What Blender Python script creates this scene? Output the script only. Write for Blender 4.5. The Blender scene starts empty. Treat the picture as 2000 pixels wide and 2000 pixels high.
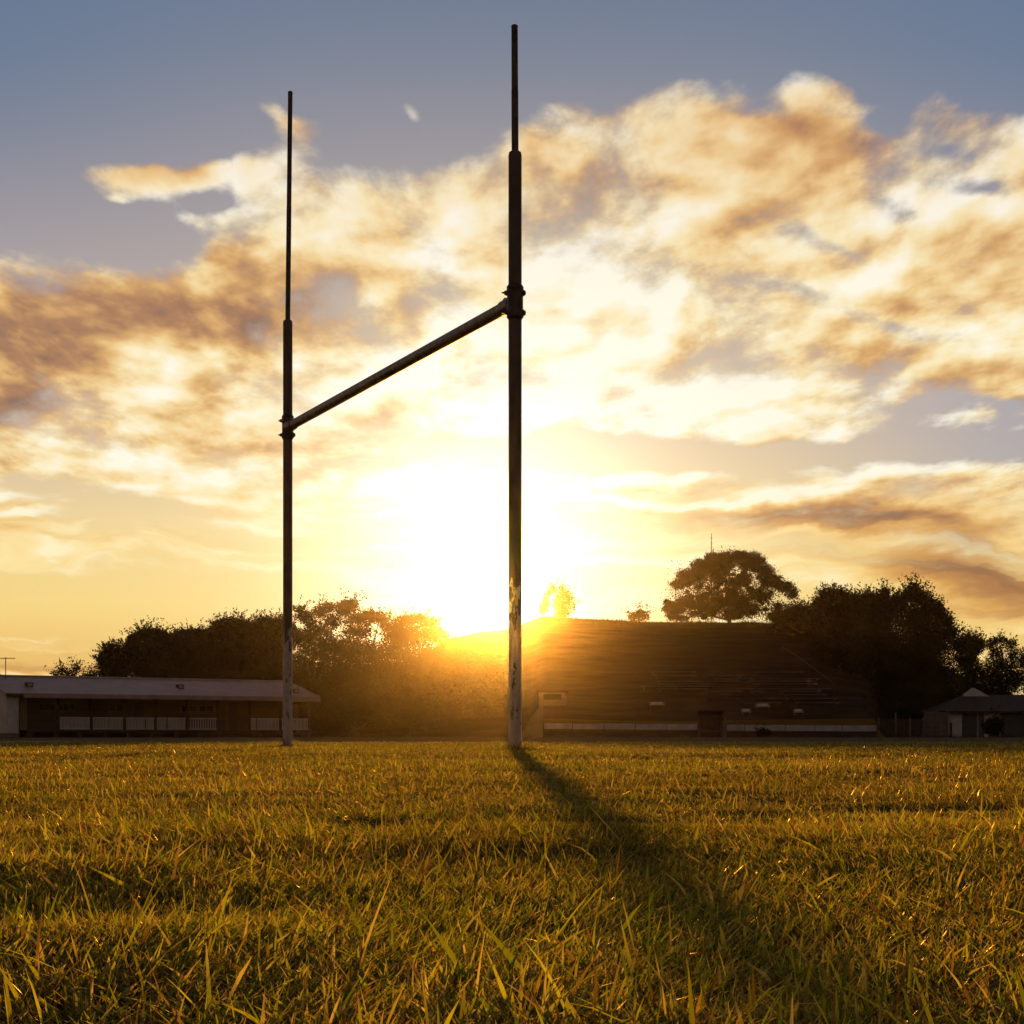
import bpy, bmesh, math, random
import numpy as np
from mathutils import Vector, Matrix

scene = bpy.context.scene
COL = scene.collection
F = 3713.0            # focal length in pixels of the 2000 px photograph
CAMH = 0.11
HZ = 1437.0           # horizon row


def P(px, py, d):
    """Point at depth d (m) that the photograph shows at (px, py)."""
    return Vector(((px - 1000) / F * d, d, CAMH + (HZ - py) / F * d))


def srgb(r, g, b):
    def f(c):
        c /= 255.0
        return c / 12.92 if c <= 0.04045 else ((c + 0.055) / 1.055) ** 2.4
    return (f(r), f(g), f(b), 1.0)


SUN_DIR = Vector((-30 / F, 1.0, 247 / F)).normalized()
SUN_EL = math.asin(SUN_DIR.z)
SUN_AZ = math.atan2(SUN_DIR.x, SUN_DIR.y)
# ------------------------------------------------------------------ sky (world)
def build_world():
    w = bpy.data.worlds.new("World")
    scene.world = w
    w.use_nodes = True
    nt = w.node_tree
    nt.nodes.clear()
    L = nt.links

    def nd(t, **kw):
        n = nt.nodes.new(t)
        for k, v in kw.items():
            setattr(n, k, v)
        return n

    def put(sock, v):
        if isinstance(v, bpy.types.NodeSocket):
            L.new(v, sock)
        else:
            sock.default_value = v

    def M(op, a, b=None, c=None, clamp=False):
        n = nd('ShaderNodeMath', operation=op, use_clamp=clamp)
        put(n.inputs[0], a)
        if b is not None:
            put(n.inputs[1], b)
        if c is not None:
            put(n.inputs[2], c)
        return n.outputs[0]

    def VM(op, a, b=None, s=None):
        n = nd('ShaderNodeVectorMath', operation=op)
        put(n.inputs[0], a)
        if b is not None:
            put(n.inputs[1], b)
        if s is not None:
            put(n.inputs['Scale'], s)
        return n.outputs['Value'] if op in ('DOT_PRODUCT', 'LENGTH') else n.outputs['Vector']

    def smooth(x, lo, hi):
        n = nd('ShaderNodeMapRange', interpolation_type='SMOOTHSTEP')
        put(n.inputs['Value'], x)
        n.inputs['From Min'].default_value = lo
        n.inputs['From Max'].default_value = hi
        return n.outputs['Result']

    def noise(vec, scale, detail, rough=0.55, dist=0.0, lac=2.0):
        n = nd('ShaderNodeTexNoise', noise_dimensions='3D')
        put(n.inputs['Vector'], vec)
        n.inputs['Scale'].default_value = scale
        n.inputs['Detail'].default_value = detail
        n.inputs['Roughness'].default_value = rough
        n.inputs['Lacunarity'].default_value = lac
        n.inputs['Distortion'].default_value = dist
        return n

    def mixc(f, a, b, mode='MIX'):
        n = nd('ShaderNodeMix', data_type='RGBA', blend_type=mode)
        put(n.inputs['Factor'], f)
        put(n.inputs['A'], a)
        put(n.inputs['B'], b)
        return n.outputs['Result']

    def ramp(x, stops):
        n = nd('ShaderNodeValToRGB')
        n.color_ramp.interpolation = 'LINEAR'
        el = n.color_ramp.elements
        el[0].position, el[0].color = stops[0][0], srgb(*stops[0][1])
        el[1].position, el[1].color = stops[-1][0], srgb(*stops[-1][1])
        for p, c in stops[1:-1]:
            e = el.new(p)
            e.color = srgb(*c)
        put(n.inputs[0], x)
        return n.outputs['Color']

    def comb(x, y, z=0.0):
        n = nd('ShaderNodeCombineXYZ')
        put(n.inputs[0], x); put(n.inputs[1], y); put(n.inputs[2], z)
        return n.outputs[0]

    tc = nd('ShaderNodeTexCoord')
    sep = nd('ShaderNodeSeparateXYZ')
    L.new(tc.outputs['Generated'], sep.inputs[0])
    dx, dy, dz = sep.outputs
    dyc = M('MAXIMUM', dy, 0.15)
    k = F / 1000.0
    U = M('MULTIPLY', M('DIVIDE', dx, dyc), k)      # 1.0 = 15 degrees off the view to the goal
    V = M('MULTIPLY', M('DIVIDE', dz, dyc), k)      # elevation above the horizon, same unit
    uv = comb(U, V)

    # domain warp: ragged cloud outlines
    Vs = M('MAXIMUM', M('ADD', V, 0.42), 0.05)
    qx = M('DIVIDE', U, Vs)
    qy = M('DIVIDE', 1.25, Vs)
    q = comb(qx, qy)                                 # cloud sheet seen in perspective
    rot = nd('ShaderNodeMapping', vector_type='POINT')
    L.new(q, rot.inputs['Vector'])
    rot.inputs['Rotation'].default_value = (0, 0, math.radians(24))
    rot.inputs['Scale'].default_value = (0.64, 1.0, 1.0)
    qr = rot.outputs[0]
    wn = noise(qr, 2.6, 5.0, 0.55)
    warp = VM('SUBTRACT', wn.outputs['Color'], (0.5, 0.5, 0.5))
    uvw = VM('ADD', uv, VM('SCALE', VM('MULTIPLY', warp, (1.0, 0.75, 0.0)), s=0.30))
    wn2 = noise(uv, 9.0, 4.0, 0.6)
    warp2 = VM('SUBTRACT', wn2.outputs['Color'], (0.5, 0.5, 0.5))
    uvw = VM('ADD', uvw, VM('SCALE', VM('MULTIPLY', warp2, (1.0, 0.7, 0.0)), s=0.045))

    def blobs(vec, lst, after):
        # every lobe waits for the one before it, which keeps the shader's register use small
        acc = None
        v0 = vec
        for (px, py, rx, ry, rotd, amp) in lst:
            mp = nd('ShaderNodeMapping', vector_type='TEXTURE')
            w_ = VM('SCALE', (1e-7, 0.0, 0.0), s=(acc if acc is not None else after))
            L.new(VM('ADD', v0, w_), mp.inputs['Vector'])
            mp.inputs['Location'].default_value = ((px - 1000) / 1000, (HZ - py) / 1000, 0)
            mp.inputs['Rotation'].default_value = (0, 0, math.radians(-rotd))
            mp.inputs['Scale'].default_value = (rx / 1000, ry / 1000, 1)
            d2 = VM('DOT_PRODUCT', mp.outputs[0], mp.outputs[0])
            e = M('EXPONENT', M('MULTIPLY', d2, -1.0))
            acc = M('MULTIPLY_ADD', e, amp, acc if acc is not None else 0.0)
        return acc

    sp = nd('ShaderNodeSeparateXYZ')
    L.new(uvw, sp.inputs[0])
    Uw, Vw = sp.outputs[0], sp.outputs[1]

    # upper edge of the cloud sheet, as elevation by azimuth
    fc = nd('ShaderNodeFloatCurve')
    cv = fc.mapping.curves[0]
    top = [(0, 515), (150, 530), (290, 510), (360, 470), (420, 390), (460, 310), (540, 278), (640, 318),
           (700, 305), (800, 292), (900, 268), (1000, 225), (1080, 150), (1200, 150), (1320, 120), (1430, 152), (1500, 180), (1560, 140),
           (1640, 138), (1700, 185), (1780, 150), (1850, 165), (1950, 185), (2000, 195)]
    pts = [(x / 2000.0, (HZ - y) / 1500.0) for x, y in top]
    cv.points[0].location = pts[0]
    cv.points[1].location = pts[-1]
    for p in pts[1:-1]:
        cv.points.new(*p)
    fc.mapping.update()
    put(fc.inputs['Value'], M('MULTIPLY_ADD', Uw, 0.5, 0.5, clamp=True))
    vtop = M('MULTIPLY', fc.outputs[0], 1.5)
    below = M('SUBTRACT', vtop, Vw)                  # >0 inside the sheet

    fb = noise(qr, 6.6, 11.0, 0.595, 0.12)
    fbl = noise(qr, 6.6, 5.5, 0.52, 0.12)            # the same sheet without its finest ripples, for the shading
    fbs = noise(VM('ADD', qr, (-0.004, -0.034, 0.0)), 6.6, 5.5, 0.52, 0.12)   # and a step towards the sun
    big = noise(qr, 1.7, 3.0, 0.5, 0.3)

    cov_blobs = blobs(uvw, [
        (270, 352, 150, 38, 0, 0.80), (400, 340, 100, 40, -6, 0.62), (235, 397, 34, 18, 0, 0.58), (375, 425, 52, 26, 0, 0.66),
        (590, 265, 50, 34, 0, 0.46), (788, 195, 50, 28, 40, 0.46), (510, 250, 56, 24, 30, 0.40),
        (180, 640, 260, 110, 0, 0.34), (560, 620, 200, 80, 0, 0.15), (1500, 330, 300, 90, 10, 0.12),
        # gaps of clear sky
        (1540, 232, 110, 26, 8, -0.24), (1700, 255, 40, 26, 0, -0.22), (1920, 388, 60, 18, 0, -0.42), (1760, 440, 36, 20, 10, -0.30),
        (1600, 512, 90, 18, 22, -0.30), (1740, 612, 150, 16, 8, -0.32), (1950, 660, 90, 18, 5, -0.30),
        (1560, 585, 150, 12, 12, -0.20), (1870, 790, 150, 14, 5, -0.30), (1850, 320, 60, 20, 10, -0.15),
        (1330, 875, 330, 34, 3, -0.62), (1750, 890, 260, 40, 2, -0.5), (1970, 880, 120, 50, 0, -0.5),
        (80, 925, 90, 22, 0, -0.45), (290, 1000, 190, 46, 4, -0.5), (250, 1180, 330, 40, 0, -0.5), (560, 1110, 160, 50, 0, -0.35),
        (420, 400, 40, 16, 0, -0.35), (260, 440, 150, 36, 0, -0.5), (1050, 230, 60, 30, 30, -0.25),
        (1090, 900, 110, 40, 0, -0.4),
    ], vtop)
    low = smooth(V, 0.56, 0.30)                      # flat streaks low over the horizon
    stv = comb(M('MULTIPLY_ADD', V, 0.6, U), M('MULTIPLY', Vw, 6.5), 7.3)
    st = noise(stv, 2.3, 6.0, 0.52, 0.2)
    sts = noise(VM('ADD', stv, (0.0, -0.11, 0.0)), 2.3, 5.0, 0.52, 0.2)

    def lowmix(a, b):
        return M('ADD', M('MULTIPLY', a, M('SUBTRACT', 1.0, low)), M('MULTIPLY', b, low))
    fbF = lowmix(fb.outputs['Fac'], st.outputs['Fac'])
    fbL = lowmix(M('MULTIPLY_ADD', fb.outputs['Fac'], 0.3, M('MULTIPLY', fbl.outputs['Fac'], 0.7)), st.outputs['Fac'])
    fbS = lowmix(fbs.outputs['Fac'], sts.outputs['Fac'])
    dens = M('ADD', M('MULTIPLY', M('SUBTRACT', fbF, 0.5), 2.15),
             M('MULTIPLY', M('SUBTRACT', big.outputs['Fac'], 0.5), M('MULTIPLY_ADD', low, -0.5, 0.5)))
    body = M('ADD', M('MULTIPLY', smooth(below, -0.05, 0.10), 0.63), M('MULTIPLY_ADD', smooth(below, -0.30, -0.06), 0.35, -0.35))
    bias = M('ADD', M('ADD', body, cov_blobs), M('MULTIPLY_ADD', low, -0.12, -0.27))
    D = M('ADD', dens, bias)
    cover = smooth(D, -0.03, 0.40)

    # light on the clouds
    emb = M('SUBTRACT', fbL, fbS)
    light_blobs = blobs(uvw, [
        # grey-brown undersides
        (230, 660, 330, 120, 4, -0.04), (300, 585, 200, 62, 8, -0.42), (150, 540, 70, 40, 0, 0.10), (500, 505, 110, 46, 10, -0.34), (690, 640, 170, 62, 6, -0.38),
        (40, 640, 120, 60, 0, -0.38), (140, 780, 240, 46, 4, -0.26), (480, 690, 120, 34, 0, -0.18), (1490, 240, 150, 52, 14, -0.24),
        (1400, 330, 150, 40, 22, -0.14), (1210, 365, 110, 22, 12, -0.15), (1130, 425, 110, 34, 12, -0.14), (760, 500, 60, 40, 0, -0.15),
        (1480, 1000, 300, 34, 6, -0.42), (1800, 1050, 250, 30, 8, -0.40), (1920, 1135, 220, 42, 8, -0.56), (1640, 1100, 130, 26, 12, -0.20),
        (1930, 1205, 170, 26, 0, -0.36), (1590, 1160, 60, 20, 0, -0.2), (90, 1275, 260, 36, 0, -0.46), (760, 868, 150, 26, 0, -0.16),
        (980, 560, 60, 50, 0, -0.14), (1950, 520, 80, 30, -20, -0.15), (1690, 300, 60, 40, 0, -0.15),
        # sunlit parts
        (1190, 580, 200, 90, 14, 0.22), (1180, 740, 300, 80, 8, 0.30), (860, 500, 70, 56, 20, 0.30), (1500, 800, 260, 34, 4, 0.14),
        (1790, 935, 190, 24, 4, 0.42), (1380, 965, 260, 9, 1, 0.70), (1780, 1080, 90, 12, 4, 0.40), (1620, 1125, 90, 22, -6, 0.30),
        (250, 1128, 150, 9, 2, 0.45), (110, 1090, 40, 10, 10, 0.40), (90, 1218, 160, 9, 4, 0.40), (60, 1010, 60, 9, 0, 0.5),
        (90, 950, 150, 14, -6, 0.35), (300, 930, 160, 22, -12, 0.25), (1580, 150, 70, 40, 20, 0.05), (1310, 130, 30, 24, 30, 0.2),
        (350, 485, 20, 20, 0, 0.25), (788, 195, 40, 30, 40, 0.25), (300, 395, 160, 60, 0, 0.28), (480, 300, 80, 40, 0, 0.15), (900, 740, 160, 40, 0, 0.3), (1000, 430, 80, 50, 0, 0.12),
    ], cov_blobs)
    sd = VM('LENGTH', VM('MULTIPLY', VM('SUBTRACT', uv, (-0.03, 0.30, 0.0)), (1.0, 1.15, 0.0)))
    near = M('EXPONENT', M('MULTIPLY', M('POWER', M('DIVIDE', sd, 0.62), 2.0), -1.0))
    t = M('ADD', 0.67, M('MULTIPLY', emb, M('MULTIPLY_ADD', low, -1.6, 2.6)))
    t = M('ADD', t, M('MULTIPLY', M('SUBTRACT', fbL, 0.5), 0.42))
    t = M('ADD', t, light_blobs)
    t = M('MULTIPLY_ADD', near, 0.24, t)
    # a cloud's rim is thin and takes the light, its core is shaded
    t = M('SUBTRACT', t, M('MULTIPLY', smooth(D, 0.25, 0.85), 0.14))
    ccol = ramp(t, [(0.0, (138, 108, 94)), (0.22, (176, 132, 98)), (0.42, (216, 170, 112)), (0.60, (241, 208, 148)),
                    (0.78, (251, 234, 188)), (1.0, (255, 250, 230))])
    # away from the sun the lit cloud turns pinker and duller
    ccol = mixc(smooth(V, 0.75, 1.35), ccol, mixc(1.0, ccol, (0.92, 0.86, 0.88, 1), 'MULTIPLY'))

    ccol = mixc(M('MULTIPLY', low, 0.9), ccol, mixc(1.0, ccol, (1.0, 0.90, 0.62, 1), 'MULTIPLY'))

    # clear sky
    clear = ramp(M('DIVIDE', V, 1.6), [(0.0, (206, 146, 80)), (0.06, (228, 174, 92)), (0.16, (243, 212, 130)), (0.26, (236, 210, 154)),
                                       (0.38, (204, 184, 168)), (0.55, (172, 162, 163)), (0.70, (150, 147, 156)), (0.84, (122, 131, 150)),
                                       (0.97, (102, 119, 146))])
    side = M('MULTIPLY', smooth(U, 0.35, 1.1), M('MULTIPLY', smooth(V, 0.28, 0.5), smooth(V, 1.0, 0.6)))
    clear = mixc(M('MULTIPLY', side, 0.75), clear, srgb(158, 160, 174))
    edge = M('MULTIPLY', smooth(M('ABSOLUTE', U), 0.3, 1.2), smooth(V, 0.9, 1.4))
    clear = mixc(M('MULTIPLY', edge, 0.6), clear, srgb(96, 120, 150))
    clear = mixc(M('MULTIPLY', near, 0.55), clear, srgb(255, 236, 180))

    front = mixc(cover, clear, ccol)

    # the sun's aureole
    def lobe(cu, cvv, r, sx=1.0):
        d = VM('LENGTH', VM('MULTIPLY', VM('SUBTRACT', uv, (cu, cvv, 0.0)), (sx, 1.0, 0.0)))
        return M('EXPONENT', M('MULTIPLY', M('POWER', M('DIVIDE', d, r), 2.0), -1.0))
    g1 = lobe(-0.03, 0.247, 0.055)
    g2 = lobe(-0.05, 0.36, 0.26, 0.95)
    front = mixc(1.0, front, VM('SCALE', (1.0, 0.95, 0.80), s=M('MULTIPLY', g1, GLOW_CORE)), 'ADD')
    front = mixc(1.0, front, VM('SCALE', (0.85, 0.92, 0.80), s=M('MULTIPLY', g2, GLOW_WIDE)), 'ADD')

    sky = nd('ShaderNodeTexSky', sky_type='NISHITA')
    sky.sun_disc = False
    sky.sun_elevation = SUN_EL
    sky.sun_rotation = SUN_AZ
    sky.altitude = 60
    sky.air_density = 1.2
    sky.dust_density = 4.0
    sky.ozone_density = 1.5
    nish = VM('SCALE', VM('MULTIPLY', sky.outputs[0], (1.0, 0.55, 0.44)), s=NISH)

    # cloud sheet only towards the sun; the rest is the plain physical sky
    fac = M('MULTIPLY', smooth(dy, 0.45, 0.85), smooth(V, 3.2, 1.6))
    fac = M('MULTIPLY', fac, smooth(dz, -0.02, 0.0))
    col = mixc(fac, nish, front)
    bg = nd('ShaderNodeBackground')
    L.new(col, bg.inputs['Color'])
    bg.inputs['Strength'].default_value = 1.0
    out = nd('ShaderNodeOutputWorld')
    L.new(bg.outputs[0], out.inputs['Surface'])
    w.cycles.sampling_method = 'MANUAL'
    w.cycles.sample_map_resolution = 512


NISH, GLOW_CORE, GLOW_WIDE = 0.14, 8.0, 1.0
build_world()
# ------------------------------------------------------------------ camera, sun, render settings
cam_d = bpy.data.cameras.new("camera")
cam = bpy.data.objects.new("camera", cam_d)
COL.objects.link(cam)
cam.location = (0, 0, CAMH)
cam.rotation_euler = (math.radians(90), 0, 0)
cam_d.sensor_width = 36.0
cam_d.lens = F / 2000.0 * 36.0
cam_d.shift_y = (HZ - 1000.0) / 2000.0
cam_d.clip_start = 0.02
cam_d.clip_end = 5000
scene.camera = cam

sun_d = bpy.data.lights.new("sun", 'SUN')
sun_d.energy = 5.0
sun_d.angle = math.radians(0.5)
sun_d.color = (1.0, 0.43, 0.045)
sun = bpy.data.objects.new("sun", sun_d)
COL.objects.link(sun)
sun.rotation_euler = SUN_DIR.to_track_quat('Z', 'Y').to_euler()

scene.view_settings.view_transform = 'Standard'
scene.view_settings.look = 'None'
scene.view_settings.exposure = 0
scene.view_settings.gamma = 1
scene.cycles.use_denoising = True
scene.cycles.max_bounces = 6
scene.cycles.transparent_max_bounces = 8
scene.cycles.volume_bounces = 0
scene.cycles.sample_clamp_indirect = 4.0
# ------------------------------------------------------------------ helpers
def tag(o, label=None, cat=None, group=None, kind=None):
    if label:
        o["label"] = label
    if cat:
        o["category"] = cat
    if group:
        o["group"] = group
    if kind:
        o["kind"] = kind
    return o


def empty(name, loc, label, cat, group=None):
    o = bpy.data.objects.new(name, None)
    o.empty_display_size = 0.2
    COL.objects.link(o)
    o.location = loc
    return tag(o, label, cat, group)


def world_loc(o):
    v = Vector((0, 0, 0))
    while o is not None:
        v += Vector(o.location)
        o = o.parent
    return v


class MB:
    """Collects shapes in world coordinates and links them as one mesh object."""

    def __init__(self):
        self.v, self.f, self.s = [], [], []

    def add(self, vs, fs, smooth=False):
        b = len(self.v)
        self.v.extend([tuple(x) for x in vs])
        self.f.extend([tuple(i + b for i in f) for f in fs])
        self.s.extend([smooth] * len(fs))

    def box(self, o, ax, ay, az):
        """o = corner, ax/ay/az = edge vectors"""
        o, ax, ay, az = Vector(o), Vector(ax), Vector(ay), Vector(az)
        vs = [o, o + ax, o + ax + ay, o + ay, o + az, o + ax + az, o + ax + ay + az, o + ay + az]
        fs = [(0, 3, 2, 1), (4, 5, 6, 7), (0, 1, 5, 4), (1, 2, 6, 5), (2, 3, 7, 6), (3, 0, 4, 7)]
        if ax.cross(ay).dot(az) < 0:
            fs = [tuple(reversed(f)) for f in fs]
        self.add(vs, fs)

    def tube(self, pts, rad, n=10, caps=True, jit=0.0, rng=None):
        pts = [Vector(p) for p in pts]
        rings = []
        up = Vector((0.03, 0.05, 1)).normalized()
        for i, p in enumerate(pts):
            t = (pts[min(i + 1, len(pts) - 1)] - pts[max(i - 1, 0)]).normalized()
            a = t.cross(up if abs(t.dot(up)) < 0.98 else Vector((1, 0, 0.02))).normalized()
            b = t.cross(a)
            r = rad[i] if hasattr(rad, '__len__') else rad
            ring = []
            for k in range(n):
                th = 2 * math.pi * k / n
                rr = r * (1 + (rng.uniform(-jit, jit) if rng else 0))
                ring.append(p + (a * math.cos(th) + b * math.sin(th)) * rr)
            rings.append(ring)
        vs = [v for r in rings for v in r]
        fs = []
        for i in range(len(rings) - 1):
            for k in range(n):
                k2 = (k + 1) % n
                fs.append((i * n + k, i * n + k2, (i + 1) * n + k2, (i + 1) * n + k))
        self.add(vs, fs, True)
        if caps:
            self.add(rings[0], [tuple(range(n))])
            self.add(rings[-1], [tuple(reversed(range(n)))])

    def lathe(self, base, axis, prof, n=24):
        """prof: list of (distance along axis, radius)"""
        axis = Vector(axis).normalized()
        a = axis.cross(Vector((0, 0, 1)) if abs(axis.z) < 0.9 else Vector((1, 0, 0))).normalized()
        b = axis.cross(a)
        base = Vector(base)
        # doubled rings keep hard edges between profile segments
        for (h0, r0), (h1, r1) in zip(prof[:-1], prof[1:]):
            vs = []
            for h, r in ((h0, r0), (h1, r1)):
                for k in range(n):
                    th = 2 * math.pi * k / n
                    vs.append(base + axis * h + (a * math.cos(th) + b * math.sin(th)) * max(r, 1e-4))
            self.add(vs, [(k, (k + 1) % n, n + (k + 1) % n, n + k) for k in range(n)], True)

    def poly_prism(self, pts, ext):
        """flat polygon pts extruded along ext"""
        pts = [Vector(p) for p in pts]
        ext = Vector(ext)
        n = len(pts)
        self.add(pts + [p + ext for p in pts],
                 [tuple(range(n)), tuple(reversed(range(n, 2 * n)))] +
                 [(i, i + n, (i + 1) % n + n, (i + 1) % n) for i in range(n)])

    def build(self, name, mat, parent=None, recalc=True):
        o_ = world_loc(parent) if parent is not None else Vector((0, 0, 0))
        me = bpy.data.meshes.new(name)
        me.from_pydata([(x - o_.x, y - o_.y, z - o_.z) for x, y, z in self.v], [], self.f)
        me.polygons.foreach_set('use_smooth', self.s)
        if recalc:
            bm = bmesh.new()
            bm.from_mesh(me)
            bmesh.ops.recalc_face_normals(bm, faces=bm.faces)
            bm.to_mesh(me)
            bm.free()
        me.materials.append(mat)
        ob = bpy.data.objects.new(name, me)
        COL.objects.link(ob)
        ob.parent = parent
        return ob

    def build_at(self, name, mat, loc):
        """top-level mesh with its origin at loc"""
        loc = Vector(loc)
        self.v = [(x - loc.x, y - loc.y, z - loc.z) for x, y, z in self.v]
        ob = self.build(name, mat)
        ob.location = loc
        return ob


# ------------------------------------------------------------------ materials
def mat_new(name):
    m = bpy.data.materials.new(name)
    m.use_nodes = True
    nt = m.node_tree
    b = nt.nodes['Principled BSDF']
    return m, nt, b


def mat_noise(name, c0, c1, scale=4.0, rough=0.7, detail=6.0, bump=0.0, metallic=0.0, lo=0.35, hi=0.65,
              stretch=(1, 1, 1), spec=0.5, bscale=None):
    """Two-tone weathered surface in object space."""
    m, nt, b = mat_new(name)
    L = nt.links
    tc = nt.nodes.new('ShaderNodeTexCoord')
    mp = nt.nodes.new('ShaderNodeMapping')
    mp.inputs['Scale'].default_value = stretch
    L.new(tc.outputs['Object'], mp.inputs['Vector'])
    n = nt.nodes.new('ShaderNodeTexNoise')
    n.inputs['Scale'].default_value = scale
    n.inputs['Detail'].default_value = detail
    n.inputs['Roughness'].default_value = 0.6
    L.new(mp.outputs[0], n.inputs['Vector'])
    r = nt.nodes.new('ShaderNodeValToRGB')
    r.color_ramp.elements[0].position = lo
    r.color_ramp.elements[1].position = hi
    r.color_ramp.elements[0].color = (*c0, 1)
    r.color_ramp.elements[1].color = (*c1, 1)
    L.new(n.outputs['Fac'], r.inputs[0])
    L.new(r.outputs[0], b.inputs['Base Color'])
    b.inputs['Roughness'].default_value = rough
    b.inputs['Metallic'].default_value = metallic
    b.inputs['Specular IOR Level'].default_value = spec
    if bump:
        n2 = nt.nodes.new('ShaderNodeTexNoise')
        n2.inputs['Scale'].default_value = bscale or scale * 6
        n2.inputs['Detail'].default_value = 4
        L.new(mp.outputs[0], n2.inputs['Vector'])
        bp = nt.nodes.new('ShaderNodeBump')
        bp.inputs['Strength'].default_value = bump
        bp.inputs['Distance'].default_value = 0.05
        L.new(n2.outputs['Fac'], bp.inputs['Height'])
        L.new(bp.outputs[0], b.inputs['Normal'])
    return m


def mat_leaf(name, c0, c1, trans=0.35, scale=0.45):
    m = bpy.data.materials.new(name)
    m.use_nodes = True
    nt = m.node_tree
    nt.nodes.clear()
    L = nt.links
    tc = nt.nodes.new('ShaderNodeTexCoord')
    n = nt.nodes.new('ShaderNodeTexNoise')
    n.inputs['Scale'].default_value = scale
    n.inputs['Detail'].default_value = 5
    L.new(tc.outputs['Object'], n.inputs['Vector'])
    r = nt.nodes.new('ShaderNodeValToRGB')
    r.color_ramp.elements[0].position = 0.35
    r.color_ramp.elements[1].position = 0.65
    r.color_ramp.elements[0].color = (*c0, 1)
    r.color_ramp.elements[1].color = (*c1, 1)
    L.new(n.outputs['Fac'], r.inputs[0])
    d = nt.nodes.new('ShaderNodeBsdfDiffuse')
    t = nt.nodes.new('ShaderNodeBsdfTranslucent')
    L.new(r.outputs[0], d.inputs['Color'])
    L.new(r.outputs[0], t.inputs['Color'])
    mx = nt.nodes.new('ShaderNodeMixShader')
    mx.inputs[0].default_value = trans
    L.new(d.outputs[0], mx.inputs[1])
    L.new(t.outputs[0], mx.inputs[2])
    o = nt.nodes.new('ShaderNodeOutputMaterial')
    L.new(mx.outputs[0], o.inputs['Surface'])
    return m


MAT = dict(
    steel=mat_noise('galvanised_steel', (0.085, 0.062, 0.055), (0.24, 0.20, 0.18), 9, 0.5, metallic=0.2, bump=0.12),
    steel_dark=mat_noise('dark_steel', (0.045, 0.036, 0.034), (0.13, 0.105, 0.095), 14, 0.45, metallic=0.3, bump=0.1),
    leaf=mat_leaf('gum_foliage', (0.036, 0.034, 0.016), (0.062, 0.054, 0.025), 0.14),
    leaf_dark=mat_leaf('dark_foliage', (0.032, 0.026, 0.014), (0.052, 0.042, 0.022), 0.04),
    bark=mat_noise('bark', (0.045, 0.032, 0.022), (0.12, 0.09, 0.065), 3, 0.9, bump=0.4, stretch=(3, 3, 0.6)),
    roof=mat_noise('sheet_metal_roof', (0.42, 0.33, 0.32), (0.54, 0.44, 0.42), 1.2, 0.5, bump=0.1),
    roof_dark=mat_noise('dark_roof', (0.035, 0.028, 0.022), (0.07, 0.055, 0.045), 2.5, 0.8, bump=0.3),
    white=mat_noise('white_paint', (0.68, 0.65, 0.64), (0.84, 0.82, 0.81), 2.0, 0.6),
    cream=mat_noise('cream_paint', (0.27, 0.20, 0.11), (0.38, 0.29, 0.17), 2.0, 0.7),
    brown=mat_noise('brown_weatherboard', (0.14, 0.09, 0.06), (0.20, 0.135, 0.09), 1.5, 0.7, stretch=(0.3, 0.3, 6)),
    board=mat_noise('board_paint', (0.50, 0.48, 0.52), (0.72, 0.70, 0.74), 1.3, 0.55),
    wood=mat_noise('dark_timber', (0.05, 0.035, 0.025), (0.11, 0.08, 0.06), 2.0, 0.85, stretch=(1, 1, 5)),
    grey_wood=mat_noise('grey_timber', (0.16, 0.13, 0.115), (0.26, 0.22, 0.20), 2.0, 0.8, stretch=(0.4, 2, 2)),
    plank=mat_noise('bleached_plank', (0.19, 0.155, 0.14), (0.30, 0.25, 0.235), 2.0, 0.8, stretch=(0.4, 2, 2)),
    glass=mat_noise('window_glass', (0.02, 0.02, 0.022), (0.035, 0.033, 0.035), 1.0, 0.08, spec=0.8),
    door=mat_noise('roller_door', (0.07, 0.065, 0.075), (0.10, 0.095, 0.105), 1.0, 0.5, stretch=(0.2, 0.2, 6)),
    concrete=mat_noise('concrete', (0.20, 0.17, 0.13), (0.32, 0.275, 0.22), 1.5, 0.85, bump=0.25),
    rock=mat_noise('pale_rock', (0.35, 0.31, 0.27), (0.5, 0.46, 0.42), 3, 0.9, bump=0.4),
)


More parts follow.
